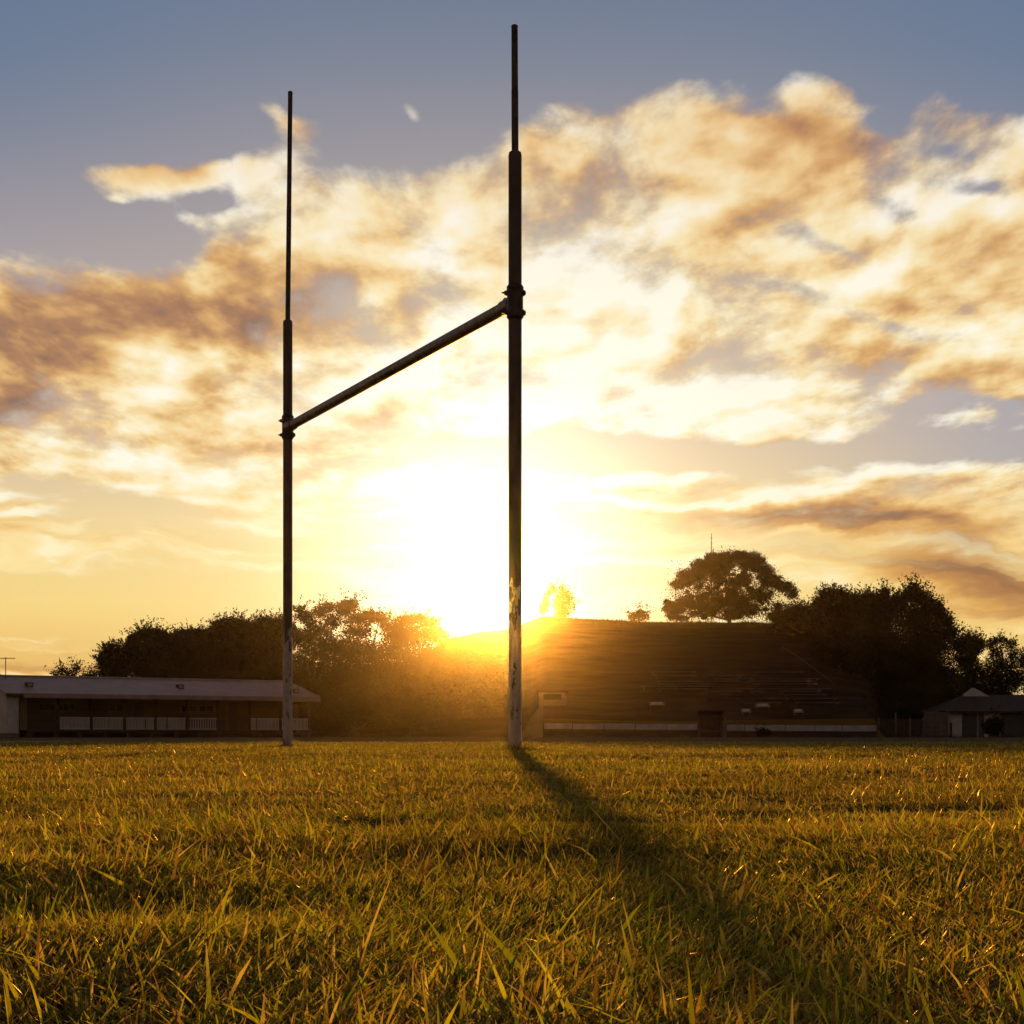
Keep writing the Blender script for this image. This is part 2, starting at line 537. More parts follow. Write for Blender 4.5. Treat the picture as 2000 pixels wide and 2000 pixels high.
def paint_mat():
    """White paint flaking off a rusty steel pipe; most of it survives near the foot."""
    m, nt, b = mat_new('flaking_white_paint')
    L = nt.links
    tc = nt.nodes.new('ShaderNodeTexCoord')
    sep = nt.nodes.new('ShaderNodeSeparateXYZ')
    L.new(tc.outputs['Object'], sep.inputs[0])
    mp = nt.nodes.new('ShaderNodeMapping')
    mp.inputs['Scale'].default_value = (1, 1, 0.32)
    L.new(tc.outputs['Object'], mp.inputs['Vector'])
    n = nt.nodes.new('ShaderNodeTexNoise')
    n.inputs['Scale'].default_value = 26
    n.inputs['Detail'].default_value = 7
    n.inputs['Roughness'].default_value = 0.62
    L.new(mp.outputs[0], n.inputs['Vector'])
    # paint left: nearly all in the first 1.3 m, patchy to 1.7 m, then bare
    fc = nt.nodes.new('ShaderNodeMapRange')
    fc.inputs['From Min'].default_value = 0.85
    fc.inputs['From Max'].default_value = 1.45
    fc.inputs['To Min'].default_value = 0.085
    fc.inputs['To Max'].default_value = -0.30
    L.new(sep.outputs[2], fc.inputs['Value'])
    ad = nt.nodes.new('ShaderNodeMath')
    ad.operation = 'ADD'
    L.new(n.outputs['Fac'], ad.inputs[0])
    L.new(fc.outputs[0], ad.inputs[1])
    st = nt.nodes.new('ShaderNodeMapRange')
    st.interpolation_type = 'SMOOTHSTEP'
    st.inputs['From Min'].default_value = 0.48
    st.inputs['From Max'].default_value = 0.52
    L.new(ad.outputs[0], st.inputs['Value'])
    n2 = nt.nodes.new('ShaderNodeTexNoise')
    n2.inputs['Scale'].default_value = 7
    n2.inputs['Detail'].default_value = 5
    L.new(tc.outputs['Object'], n2.inputs['Vector'])
    rp = nt.nodes.new('ShaderNodeValToRGB')
    rp.color_ramp.elements[0].color = (0.50, 0.46, 0.44, 1)
    rp.color_ramp.elements[1].color = (0.78, 0.74, 0.72, 1)
    rr = nt.nodes.new('ShaderNodeValToRGB')
    rr.color_ramp.elements[0].color = (0.075, 0.050, 0.042, 1)
    rr.color_ramp.elements[1].color = (0.24, 0.18, 0.155, 1)
    L.new(n2.outputs['Fac'], rp.inputs[0])
    L.new(n2.outputs['Fac'], rr.inputs[0])
    mx = nt.nodes.new('ShaderNodeMix')
    mx.data_type = 'RGBA'
    L.new(st.outputs[0], mx.inputs['Factor'])
    L.new(rr.outputs[0], mx.inputs['A'])
    L.new(rp.outputs[0], mx.inputs['B'])
    L.new(mx.outputs['Result'], b.inputs['Base Color'])
    b.inputs['Roughness'].default_value = 0.55
    bp = nt.nodes.new('ShaderNodeBump')
    bp.inputs['Strength'].default_value = 0.35
    bp.inputs['Distance'].default_value = 0.002
    L.new(st.outputs[0], bp.inputs['Height'])
    L.new(bp.outputs[0], b.inputs['Normal'])
    return m


MAT['paint'] = paint_mat()
# ------------------------------------------------------------------ terrain
_crx = np.array([-900, -200, 100, 500, 800, 880, 940, 990, 1025, 1060, 1300, 1600, 1700, 1800, 1900, 2050, 2500, 3200], float)
_cry = np.array([1436, 1425, 1400, 1330, 1290, 1250, 1238, 1236, 1224, 1212, 1213, 1218, 1236, 1278, 1330, 1375, 1425, 1436], float)
_fx = np.array([-900, 560, 700, 1000, 1690, 1770, 3200], float)
_fy = np.array([152, 150, 138, 136, 136, 158, 158], float)
_phase = np.random.RandomState(5).uniform(0, 6.28, 40)


def lump(X, Y):
    return (np.sin(X * 0.31 + _phase[0] + 0.4 * np.sin(Y * 0.23)) * 0.12 + np.sin(X * 0.13 + Y * 0.17 + _phase[1]) * 0.18
            + np.sin(X * 0.9 + _phase[2]) * np.sin(Y * 0.8 + _phase[3]) * 0.05)


def terr(X, Y):
    """height of the grassy bank behind the field"""
    X = np.asarray(X, float)
    Y = np.asarray(Y, float)
    px = 1000 + X / np.maximum(Y, 1) * F
    foot = np.interp(px, _fx, _fy)
    crest = foot + 25
    top = CAMH + (HZ - np.interp(px, _crx, _cry)) / F * crest
    berm = np.clip((px - 1040) / 20, 0, 1) * np.clip((1722 - px) / 10, 0, 1)
    t = np.clip((Y - foot) / 25.0, 0, 1)
    base = 1.25 * berm * np.clip((Y - 131.6) / 1.5, 0, 1)
    s = t * (1.06 - 0.06 * t * t)
    h = base * (1 - s) + top * s
    return h + lump(X, Y) * np.clip(h / 3.0, 0, 1)


def terr_at(px, row):
    """first point of the bank hit by the line of sight through (px, row)"""
    Y = np.arange(130.0, 175.0, 0.05)
    X = (px - 1000) / F * Y
    z = CAMH + (HZ - row) / F * Y
    hit = np.nonzero(terr(X, Y) >= z)[0]
    i = hit[0] if len(hit) else int(np.argmin(np.abs(terr(X, Y) - z)))
    return Vector((X[i], Y[i], float(terr(X[i], Y[i]))))


def grid_mesh(name, xs, ys, zf, mat):
    XX, YY = np.meshgrid(xs, ys)
    ZZ = zf(XX, YY)
    co = np.stack([XX, YY, ZZ], -1).reshape(-1, 3)
    nx, ny = len(xs), len(ys)
    i = np.arange(nx * ny).reshape(ny, nx)
    q = np.stack([i[:-1, :-1], i[:-1, 1:], i[1:, 1:], i[1:, :-1]], -1).reshape(-1, 4)
    me = bpy.data.meshes.new(name)
    me.vertices.add(len(co))
    me.vertices.foreach_set('co', co.ravel())
    me.loops.add(q.size)
    me.loops.foreach_set('vertex_index', q.ravel())
    me.polygons.add(len(q))
    me.polygons.foreach_set('loop_start', np.arange(0, q.size, 4))
    me.polygons.foreach_set('loop_total', np.full(len(q), 4))
    me.polygons.foreach_set('use_smooth', np.ones(len(q), bool))
    me.update()
    me.validate()
    me.materials.append(mat)
    o = bpy.data.objects.new(name, me)
    COL.objects.link(o)
    return o


def vnoise(x, y, seed):
    """smooth value noise, 0..1"""
    tab = np.random.RandomState(seed).uniform(0, 1, (256, 256))
    xi, yi = np.floor(x).astype(int), np.floor(y).astype(int)
    fx, fy = x - xi, y - yi
    fx, fy = fx * fx * (3 - 2 * fx), fy * fy * (3 - 2 * fy)
    g = lambda a, b: tab[a % 256, b % 256]
    return (g(xi, yi) * (1 - fx) + g(xi + 1, yi) * fx) * (1 - fy) + (g(xi, yi + 1) * (1 - fx) + g(xi + 1, yi + 1) * fx) * fy


def turf_z(x, y):
    """hollows and bumps of the playing surface, a centimetre or two"""
    x = np.asarray(x, float)
    y = np.asarray(y, float)
    w = np.clip((26 - y) / 12, 0, 1) * np.clip((9 - np.abs(x)) / 3, 0, 1) * np.clip(y / 0.6, 0, 1)
    far = np.clip((y - 2) / 8, 0, 1)
    z = (vnoise(x * 2.6 + 50, y * 2.6 + 7, 51) - 0.5) * 0.007 + (vnoise(x * 6.1 + 5, y * 6.1, 52) - 0.5) * 0.011
    z = z + far * (vnoise(x * 0.7 + 20, y * 0.7, 53) - 0.5) * 0.030
    return z * w


def field_mat():
    m, nt, b = mat_new('field_turf')
    L = nt.links
    tc = nt.nodes.new('ShaderNodeTexCoord')
    n = nt.nodes.new('ShaderNodeTexNoise')
    n.inputs['Scale'].default_value = 0.55
    n.inputs['Detail'].default_value = 9
    n.inputs['Roughness'].default_value = 0.62
    L.new(tc.outputs['Object'], n.inputs['Vector'])
    r = nt.nodes.new('ShaderNodeValToRGB')
    e = r.color_ramp.elements
    e[0].position, e[0].color = 0.34, (0.036, 0.024, 0.010, 1)
    e[1].position, e[1].color = 0.68, (0.135, 0.085, 0.030, 1)
    x = e.new(0.52)
    x.color = (0.080, 0.055, 0.018, 1)
    L.new(n.outputs['Fac'], r.inputs[0])
    L.new(r.outputs[0], b.inputs['Base Color'])
    b.inputs['Roughness'].default_value = 0.95
    b.inputs['Specular IOR Level'].default_value = 0.1
    n2 = nt.nodes.new('ShaderNodeTexNoise')
    n2.inputs['Scale'].default_value = 60
    n2.inputs['Detail'].default_value = 5
    L.new(tc.outputs['Object'], n2.inputs['Vector'])
    bp = nt.nodes.new('ShaderNodeBump')
    bp.inputs['Strength'].default_value = 0.8
    bp.inputs['Distance'].default_value = 0.03
    L.new(n2.outputs['Fac'], bp.inputs['Height'])
    L.new(bp.outputs[0], b.inputs['Normal'])
    return m


def bank_mat():
    """Dry grass over earth, with the worn level lines of the old terraces; greener along the foot."""
    m, nt, b = mat_new('bank_grass')
    L = nt.links
    tc = nt.nodes.new('ShaderNodeTexCoord')
    mp = nt.nodes.new('ShaderNodeMapping')
    mp.inputs['Scale'].default_value = (0.22, 1.0, 1.6)
    L.new(tc.outputs['Object'], mp.inputs['Vector'])
    n = nt.nodes.new('ShaderNodeTexNoise')
    n.inputs['Scale'].default_value = 1.1
    n.inputs['Detail'].default_value = 9
    n.inputs['Roughness'].default_value = 0.65
    L.new(mp.outputs[0], n.inputs['Vector'])
    r = nt.nodes.new('ShaderNodeValToRGB')
    e = r.color_ramp.elements
    e[0].position, e[0].color = 0.33, (0.036, 0.023, 0.013, 1)
    e[1].position, e[1].color = 0.70, (0.105, 0.066, 0.042, 1)
    L.new(n.outputs['Fac'], r.inputs[0])
    sep = nt.nodes.new('ShaderNodeSeparateXYZ')
    L.new(tc.outputs['Object'], sep.inputs[0])
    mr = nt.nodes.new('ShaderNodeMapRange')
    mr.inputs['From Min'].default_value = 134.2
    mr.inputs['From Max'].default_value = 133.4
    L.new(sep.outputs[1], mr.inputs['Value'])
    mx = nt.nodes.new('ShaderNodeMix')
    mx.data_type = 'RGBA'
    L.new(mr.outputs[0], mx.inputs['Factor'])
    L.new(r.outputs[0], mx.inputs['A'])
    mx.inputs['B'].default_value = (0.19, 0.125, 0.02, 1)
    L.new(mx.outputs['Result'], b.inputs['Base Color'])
    b.inputs['Roughness'].default_value = 0.95
    b.inputs['Specular IOR Level'].default_value = 0.1
    n2 = nt.nodes.new('ShaderNodeTexNoise')
    n2.inputs['Scale'].default_value = 5
    n2.inputs['Detail'].default_value = 6
    L.new(mp.outputs[0], n2.inputs['Vector'])
    bp = nt.nodes.new('ShaderNodeBump')
    bp.inputs['Strength'].default_value = 0.8
    bp.inputs['Distance'].default_value = 0.25
    L.new(n2.outputs['Fac'], bp.inputs['Height'])
    L.new(bp.outputs[0], b.inputs['Normal'])
    return m


tag(grid_mesh('ground', np.concatenate([np.linspace(-300, -10, 30), np.linspace(-9.5, -2.1, 60), np.linspace(-2, 2, 81), np.linspace(2.1, 9.5, 60), np.linspace(10, 300, 30)]),
              np.concatenate([np.linspace(-60, -1, 7), np.arange(0, 6, 0.06), np.arange(6, 28, 0.2), np.linspace(29, 300, 30)]), turf_z, field_mat()), kind='structure')


def _hill_z(X, Y):
    h = terr(X, Y)
    return np.where(h > 0.02, h + 0.004, -0.06)


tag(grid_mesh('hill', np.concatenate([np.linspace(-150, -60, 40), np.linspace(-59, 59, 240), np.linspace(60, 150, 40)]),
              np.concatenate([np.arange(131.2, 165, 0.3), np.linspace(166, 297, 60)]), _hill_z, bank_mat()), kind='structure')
# ------------------------------------------------------------------ trees
def leaf_mesh(name, cen, size, rs, mat, parent, up=0.0):
    """cen (N,3) world positions -> N folded, pointed leaf sprays"""
    N = len(cen)
    o = np.array(world_loc(parent))
    a = rs.normal(size=(N, 3))
    a[:, 2] += up
    a /= np.linalg.norm(a, axis=1, keepdims=True)
    b = np.cross(a, rs.normal(size=(N, 3)))
    b /= np.linalg.norm(b, axis=1, keepdims=True)
    c = np.cross(a, b)
    L = (size * rs.uniform(0.6, 1.45, N))[:, None]
    W = L * rs.uniform(0.40, 0.62, N)[:, None]
    p = cen - o
    v = np.stack([p - a * L * 0.5, p + b * W * 0.5 + c * W * 0.12, p + a * L * 0.5, p - b * W * 0.5 + c * W * 0.12], 1).reshape(-1, 3)
    i = np.arange(N)[:, None] * 4
    tri = np.concatenate([i + np.array([[0, 1, 2]]), i + np.array([[0, 2, 3]])], 1).reshape(-1, 3)
    me = bpy.data.meshes.new(name)
    me.vertices.add(len(v))
    me.vertices.foreach_set('co', v.astype(np.float32).ravel())
    me.loops.add(tri.size)
    me.loops.foreach_set('vertex_index', tri.astype(np.int32).ravel())
    me.polygons.add(len(tri))
    me.polygons.foreach_set('loop_start', np.arange(0, tri.size, 3, dtype=np.int32))
    me.polygons.foreach_set('loop_total', np.full(len(tri), 3, dtype=np.int32))
    me.update()
    me.materials.append(mat)
    ob = bpy.data.objects.new(name, me)
    COL.objects.link(ob)
    ob.parent = parent
    return ob


def dome(x0, x1, y0, y1, rs, n=16, flat=0.5):
    """lumps filling a rounded crown between photo columns x0..x1 and rows y0..y1"""
    out = []
    cx, w, h = (x0 + x1) / 2, (x1 - x0) / 2, (y1 - y0)
    edge = lambda u: y0 + min(h * 0.62, w * 0.75) * (1 - math.sqrt(max(0, 1 - abs(u) ** 2.6)))
    for i in range(n):                              # the outline
        u = -1 + 2 * (i + rs.uniform(0.2, 0.8)) / n
        rr = w * rs.uniform(0.17, 0.30)
        out.append((cx + u * (w - rr), edge(u * 0.97) + rr * rs.uniform(0.55, 0.95), rr, rr * rs.uniform(0.65, 0.95)))
    for i in range(n):                              # the inside
        u = rs.uniform(-0.85, 0.85)
        rr = w * rs.uniform(0.28, 0.42)
        ty = edge(u) + rr
        out.append((cx + u * (w - rr), ty + rs.uniform(0, 1) * max(0, y1 - rr * 0.5 - ty), rr, rr * rs.uniform(0.7, 0.95)))
    out.append((cx, y0 + h * 0.60, w * 0.95, h * 0.36))
    for u in (-0.45, 0.0, 0.45):
        ry = min(h * 0.3, w * 0.45)
        out.append((cx + u * w, edge(u) + w * 0.12 + ry, w * 0.42, ry))
    return out


def tree(name, label, cat, px, d, lumps, seed, mat='leaf', leaf=0.22, dens=520, sprig=0.35, trunk_r=0.22, base_row=None,
         group=None, limbs=8, up=0.0, deep=1.0):
    rs = np.random.RandomState(seed)
    rng = random.Random(seed)
    sc = d / F
    X = (px - 1000) * sc
    z0 = float(max(terr(X, d), 0.0))
    root = empty(name, (X, d, z0 - 0.02), label, cat, group)
    cxs = [l[0] for l in lumps]
    spread = max(max(cxs) - min(cxs), 20) * 0.5 * sc
    pts, cents = [], []
    for lump_ in lumps:
        lx, ly, rx, ry = lump_[:4]
        thin = lump_[4] if len(lump_) > 4 else 1.0
        c = np.array(P(lx, ly, d))
        edge = min(1.0, abs(lx - (max(cxs) + min(cxs)) / 2) * sc / max(spread, 0.1))
        dep = rs.uniform(-1, 1) * spread * 0.8 * math.sqrt(max(0.05, 1 - edge ** 2)) * deep
        k = (d + dep) / d
        c = np.array(P(lx, ly, d + dep))
        rx_, ry_ = rx * sc * k, ry * sc * k
        rz_ = (rx_ + ry_) * 0.5
        n = int(thin * dens * math.pi * rx_ * ry_ * (0.22 / leaf) ** 2 * 0.8)
        u = rs.normal(size=(n, 3))
        u /= np.linalg.norm(u, axis=1, keepdims=True)
        r = rs.uniform(0, 1, n) ** (1 / 2.3) * (1 + 0.13 * rs.normal(size=n))
        # a lump is itself made of smaller clusters
        ph = rs.uniform(0, 6.28, 6)
        wob = 1 + 0.16 * np.sin(5 * u[:, 0] + ph[0]) * np.sin(5 * u[:, 2] + ph[1]) + 0.12 * np.sin(9 * u[:, 2] + ph[2]) * np.sin(8 * u[:, 1] + ph[3])
        q = u * (r * wob)[:, None] * np.array([rx_, rz_, ry_]) + c
        pts.append(q)
        ns = int(sprig * 26 * max(1.0, rx_))
        for _ in range(ns):
            dirv = rs.normal(size=3)
            dirv[2] = abs(dirv[2]) * 0.9 + 0.15
            dirv /= np.linalg.norm(dirv)
            st = c + dirv * np.array([rx_, rz_, ry_]) * 0.88
            ln = rs.uniform(0.25, 0.75)
            gd = dirv + np.array([0, 0, 0.6])
            tt = rs.uniform(0, 1, 9)[:, None]
            pts.append(st + gd * tt * ln + rs.normal(size=(9, 3)) * 0.05)
        cents.append((Vector(c), max(rx_, ry_)))
    pts = np.concatenate(pts)
    gz = terr(pts[:, 0], pts[:, 1])
    pts = pts[pts[:, 2] > gz + 0.05]
    crown = leaf_mesh('crown', pts, leaf, rs, MAT[mat], root, up)
    m = MB()
    # trunk, forking low, then limbs reaching into the lumps
    b0 = Vector((X, d, z0 - 0.05))
    lowest = min(c.z for c, _ in cents)
    fork_z = z0 + max(0.3, (lowest - z0) * 0.7)
    fork = Vector((X + rng.uniform(-0.15, 0.15), d + rng.uniform(-0.1, 0.1), fork_z))
    m.tube([b0, b0.lerp(fork, 0.3) + Vector((rng.uniform(-.06, .06), 0, 0)), fork], [trunk_r * 1.35, trunk_r, trunk_r * 0.85], 9)
    order = sorted(cents, key=lambda t: -t[1])[:limbs]
    for c, r in order:
        mid = fork.lerp(c, 0.5) + Vector((rng.uniform(-.3, .3), rng.uniform(-.3, .3), 0.25 * (c - fork).length * 0.3))
        m.tube([fork, fork.lerp(mid, 0.5) + Vector((rng.uniform(-.1, .1), 0, 0.05)), mid, mid.lerp(c, 0.6), c],
               [trunk_r * 0.6, trunk_r * 0.48, trunk_r * 0.36, trunk_r * 0.24, trunk_r * 0.08], 6, caps=False)
        for _ in range(4):
            a = mid.lerp(c, rng.uniform(0.2, 1.0))
            e = a + Vector((rng.gauss(0, .3), rng.gauss(0, .3), rng.uniform(0, .45))) * r
            m.tube([a, a.lerp(e, 0.5) + Vector((0, 0, 0.05)), e], [trunk_r * 0.16, trunk_r * 0.11, trunk_r * 0.04], 4, caps=False)
    m.build('trunk', MAT['bark'], root, recalc=False)
    return root


def rsd(s):
    return np.random.RandomState(s)


GL, GR, GC = 'trees behind the pavilion', 'trees at the right end of the bank', 'trees on the crest of the bank'

# the spreading tree on the crest: clumps read off the photograph, spread through a real depth
def Z4(x, y, rx, ry):
    return (1280 + x / 6.44, 1060 + y / 6.44, rx / 6.44, ry / 6.44)


big = [Z4(*t) for t in [
    (960, 190, 190, 85), (790, 230, 150, 100), (560, 290, 120, 90), (650, 340, 170, 100), (380, 420, 120, 95), (500, 430, 150, 100),
    (290, 520, 100, 70), (800, 420, 110, 120), (1180, 210, 150, 100), (1290, 260, 110, 110), (1150, 290, 120, 70), (1390, 370, 110, 90),
    (1010, 500, 160, 60), (1120, 470, 90, 50), (1480, 470, 120, 80), (1400, 500, 90, 70), (1640, 560, 110, 80), (1720, 640, 85, 75),
    (1560, 540, 90, 60), (880, 300, 110, 70), (1060, 150, 90, 50), (700, 180, 80, 60),
    (1300, 640, 130, 75), (1390, 690, 70, 60), (980, 660, 80, 90), (820, 720, 100, 55), (680, 800, 95, 80), (1070, 800, 120, 110),
    (1000, 900, 150, 80), (740, 640, 70, 40), (330, 740, 90, 55), (270, 830, 110, 75), (210, 910, 80, 60), (300, 950, 130, 40), (420, 780, 60, 35),
    (1200, 870, 80, 60), (640, 660, 60, 40), (480, 900, 60, 40), (560, 760, 50, 36),
]]
big = [(x, y, rx * 1.08, ry * 1.06) for x, y, rx, ry in big]
_r = rsd(31)
for _i in range(90):                                 # small inner sprays between the clumps
    _a, _q = _r.uniform(math.pi * 0.02, math.pi * 0.98), _r.uniform(0.15, 0.92)
    _x, _y = 1424 + math.cos(_a) * 118 * _q, 1196 - math.sin(_a) * 112 * _q
    big.append((_x, _y, _r.uniform(4, 9), _r.uniform(3, 6)))
for _i in range(26):
    big.append((1300 + _r.uniform(0, 210), 1205 - _r.uniform(0, 42), _r.uniform(5, 11), _r.uniform(4, 8)))
big += [(1424, 1145, 108, 60, 0.13), (1370, 1165, 66, 42, 0.22), (1480, 1165, 60, 38, 0.18), (1390, 1192, 100, 22, 0.24), (1465, 1192, 60, 20, 0.22)]
tree('spreading_tree', 'broad umbrella shaped tree with sky showing between its clumps, alone on the crest', 'tree', 1424, 162, big, 11,
     leaf=0.14, dens=560, sprig=0.06, trunk_r=0.19, limbs=16, group=GC, deep=0.55)
tree('shrub', 'dark rounded bush just under the right limb of the umbrella shaped tree', 'bush', 1520, 161,
     [(1520, 1193, 13, 18), (1512, 1205, 18, 12), (1528, 1206, 14, 12)], 12, 'leaf_dark', 0.16, 520, 0.1, 0.08, limbs=3, group=GC)
tree('shrub', 'low scraggly bush between the umbrella shaped tree and the dark wood', 'bush', 1556, 160,
     [(1550, 1197, 12, 12), (1562, 1200, 14, 12), (1575, 1198, 12, 14), (1545, 1208, 26, 9), (1576, 1208, 24, 10)], 13, 'leaf_dark', 0.16, 420, 0.5, 0.07, limbs=4, group=GC)
tree('shrub', 'small round bush by itself on the bare crest left of the umbrella shaped tree', 'bush', 1249, 161,
     [(1238, 1205, 13, 10), (1256, 1203, 15, 11), (1249, 1199, 14, 8)], 14, 'leaf', 0.15, 420, 0.3, 0.07, limbs=3, group=GC)
tree('thin_tree', 'thin open tree on the crest close beside the setting sun', 'tree', 1098, 161,
     [(1097, 1162, 14, 14), (1110, 1170, 11, 14), (1090, 1178, 12, 16), (1104, 1188, 16, 14), (1080, 1150, 7, 9), (1098, 1150, 6, 7), (1096, 1200, 18, 9),
      (1121, 1185, 4, 12), (1066, 1176, 8, 18), (1060, 1190, 10, 12), (1072, 1160, 6, 10)], 15, 'leaf', 0.16, 300, 0.3, 0.10, limbs=9, group=GC)

# wood behind the pavilion
rs_ = rsd(40)
left = [
    ('small open tree showing over the left half of the pavilion roof', 127, 146, [(112, 1318, 14, 9), (128, 1312, 12, 9), (146, 1309, 11, 10), (120, 1306, 6, 6), (152, 1304, 6, 6), (135, 1322, 18, 8)], 'leaf', 0.15, 230, 0.3),
    ('lowest bushy tree at the left end of the wood, just over the roof', 178, 146, [(168, 1320, 12, 7), (183, 1317, 12, 10), (178, 1330, 26, 12)], 'leaf', 0.16, 330, 0.3),
    ('rounded dark tree at the left end of the wood, its top like a cone', 224, 148, dome(186, 262, 1268, 1350, rs_, 14), 'leaf_dark', 0.18, 480, 0.6),
    ('dark tree with a level top beside the cone shaped one', 292, 150, dome(236, 348, 1228, 1350, rs_, 16), 'leaf_dark', 0.18, 430, 0.2),
    ('broad dark tree in the middle of the wood over the pavilion roof', 372, 151, dome(305, 440, 1229, 1350, rs_, 18), 'leaf_dark', 0.18, 480, 0.2),
    ('tall dark tree just left of the nearer wood, over the middle of the roof', 452, 152, dome(392, 515, 1210, 1360, rs_, 18), 'leaf_dark', 0.18, 500, 0.25),
    ('dark tree standing behind the left goal upright', 525, 151, dome(468, 592, 1207, 1400, rs_, 18), 'leaf_dark', 0.18, 500, 0.25),
]
for lab, px, d, lumps, mt, lf, dn, sg in left:
    tree('broadleaf_tree', lab, 'tree', px, d, lumps, int(px), mt, lf, dn, sg, 0.18, limbs=6, group=GL)
tree('gum_tree', 'open gum tree with bright gaps just right of the left goal upright', 'tree', 622, 148,
     [(595, 1204, 22, 14), (585, 1190, 14, 8), (625, 1196, 22, 12), (640, 1186, 20, 10), (608, 1218, 14, 9), (650, 1212, 22, 14), (625, 1232, 30, 14),
      (590, 1245, 34, 18), (640, 1262, 60, 26), (600, 1300, 40, 40), (660, 1310, 46, 44), (620, 1370, 60, 50), (678, 1182, 16, 10), (668, 1196, 14, 10)],
     61, 'leaf', 0.17, 420, 0.3, 0.2, limbs=10, group=GL)
tree('gum_tree', 'highest gum tree of the wood with a twiggy top and gaps under its right side', 'tree', 700, 146,
     [(678, 1186, 26, 13), (690, 1178, 14, 8), (722, 1202, 26, 12), (742, 1208, 22, 13), (700, 1210, 30, 16), (752, 1220, 12, 10), (700, 1234, 34, 14),
      (690, 1270, 50, 26), (740, 1276, 44, 22), (700, 1320, 60, 40), (740, 1350, 50, 60), (690, 1390, 60, 50)],
     62, 'leaf', 0.17, 430, 0.35, 0.2, limbs=10, group=GL)
tree('broadleaf_tree', 'dark rounded tree right of the highest gum, sloping down to the sun', 'tree', 812, 146,
     [(790, 1212, 26, 12), (815, 1208, 22, 10), (838, 1216, 22, 12), (770, 1230, 30, 20), (810, 1240, 40, 24), (850, 1240, 24, 18), (800, 1290, 60, 36),
      (850, 1300, 40, 40), (810, 1360, 70, 60), (772, 1250, 26, 20)],
     63, 'leaf_dark', 0.18, 480, 0.2, 0.2, limbs=8, group=GL)
tree('shrub', 'dense low bush right under the sun, left of the right goal upright', 'bush', 905, 141,
     [(880, 1262, 30, 18), (915, 1268, 34, 18), (950, 1272, 30, 18), (900, 1310, 60, 36), (950, 1330, 40, 46), (890, 1370, 60, 60), (960, 1390, 36, 44)],
     64, 'leaf_dark', 0.18, 480, 0.2, 0.12, limbs=6, group=GL)
tree('shrub', 'dark bush between the pavilion and the lit middle of the field edge', 'bush', 700, 139,
     [(660, 1395, 40, 36), (720, 1385, 50, 42), (780, 1395, 50, 38), (840, 1400, 40, 36), (640, 1420, 30, 20)],
     65, 'leaf_dark', 0.18, 480, 0.15, 0.10, limbs=5, group=GL)
tree('shrub', 'dark bush cut by the left edge beside the pavilion gable', 'bush', -22, 128,
     [(-20, 1350, 24, 26), (-30, 1385, 34, 40), (-2, 1352, 10, 18)], 66, 'leaf_dark', 0.18, 480, 0.2, 0.10, limbs=3, group=GL)

# wood at the right
rs_ = rsd(77)
right = [
    ('left tree of the dark wood on the right, rounded with a twiggy top', 1632, 153, dome(1580, 1684, 1158, 1300, rs_, 16), 'leaf_dark', 0.17, 500, 0.9),
    ('middle tree of the dark wood, lower than its neighbours and full of upright twigs', 1705, 152, dome(1655, 1760, 1166, 1310, rs_, 16) + [(1690, 1172, 9, 10), (1728, 1160, 10, 14)], 'leaf_dark', 0.17, 500, 0.9),
    ('tallest and widest dark tree of the wood on the right', 1788, 155,
     [(1785, 1156, 22, 15), (1768, 1166, 22, 15), (1803, 1168, 22, 16), (1752, 1178, 20, 14), (1822, 1184, 20, 16), (1838, 1196, 14, 14), (1848, 1214, 15, 14), (1740, 1190, 24, 18),
      (1858, 1236, 14, 18), (1868, 1262, 13, 18), (1874, 1285, 10, 14), (1785, 1200, 62, 34), (1800, 1240, 66, 44), (1770, 1285, 76, 46), (1820, 1310, 54, 56),
      (1740, 1330, 50, 44), (1800, 1360, 66, 46), (1832, 1250, 30, 30), (1785, 1146, 9, 8)], 'leaf_dark', 0.18, 480, 0.8),
    ('low dark tree with pinholes of light under the twiggy trees', 1650, 150, dome(1575, 1722, 1215, 1395, rs_, 16), 'leaf_dark', 0.17, 250, 0.2),
    ('dark tree filling the foot of the wood under the tallest tree', 1770, 158, dome(1700, 1850, 1270, 1420, rs_, 16), 'leaf_dark', 0.18, 460, 0.2),
    ('low bushy tree leaning over the bank between the umbrella shaped tree and the dark wood', 1560, 157, dome(1508, 1610, 1190, 1262, rs_, 14), 'leaf_dark', 0.17, 480, 0.7),
    ('small rounded tree right of the tallest dark tree', 1893, 172, dome(1862, 1928, 1243, 1370, rs_, 14), 'leaf', 0.18, 420, 0.3),
    ('open tree with gaps of sky near the right edge', 1955, 174, [(1935, 1258, 16, 11), (1952, 1250, 16, 9), (1972, 1258, 16, 12), (1945, 1275, 18, 12), (1980, 1278, 14, 14), (1955, 1300, 34, 22), (1930, 1325, 26, 30), (1975, 1325, 30, 30), (1950, 1350, 44, 36)], 'leaf', 0.18, 380, 0.3),
    ('dark tree cut by the right edge behind the shed', 2020, 174, dome(1985, 2070, 1266, 1370, rs_, 14), 'leaf', 0.18, 430, 0.3),
]
for lab, px, d, lumps, mt, lf, dn, sg in right:
    tree('broadleaf_tree', lab, 'tree', px, d, lumps, int(px), mt, lf, dn, sg, 0.2, limbs=7, group=GR)
tree('shrub', 'wide dark bush at the foot of the wood behind the low timber fence', 'bush', 1722, 150,
     [(1700, 1378, 22, 26), (1735, 1368, 24, 30), (1760, 1385, 26, 26), (1790, 1380, 24, 26), (1820, 1372, 30, 30)], 81, 'leaf_dark', 0.17, 460, 0.3, 0.08, limbs=5, group=GR)
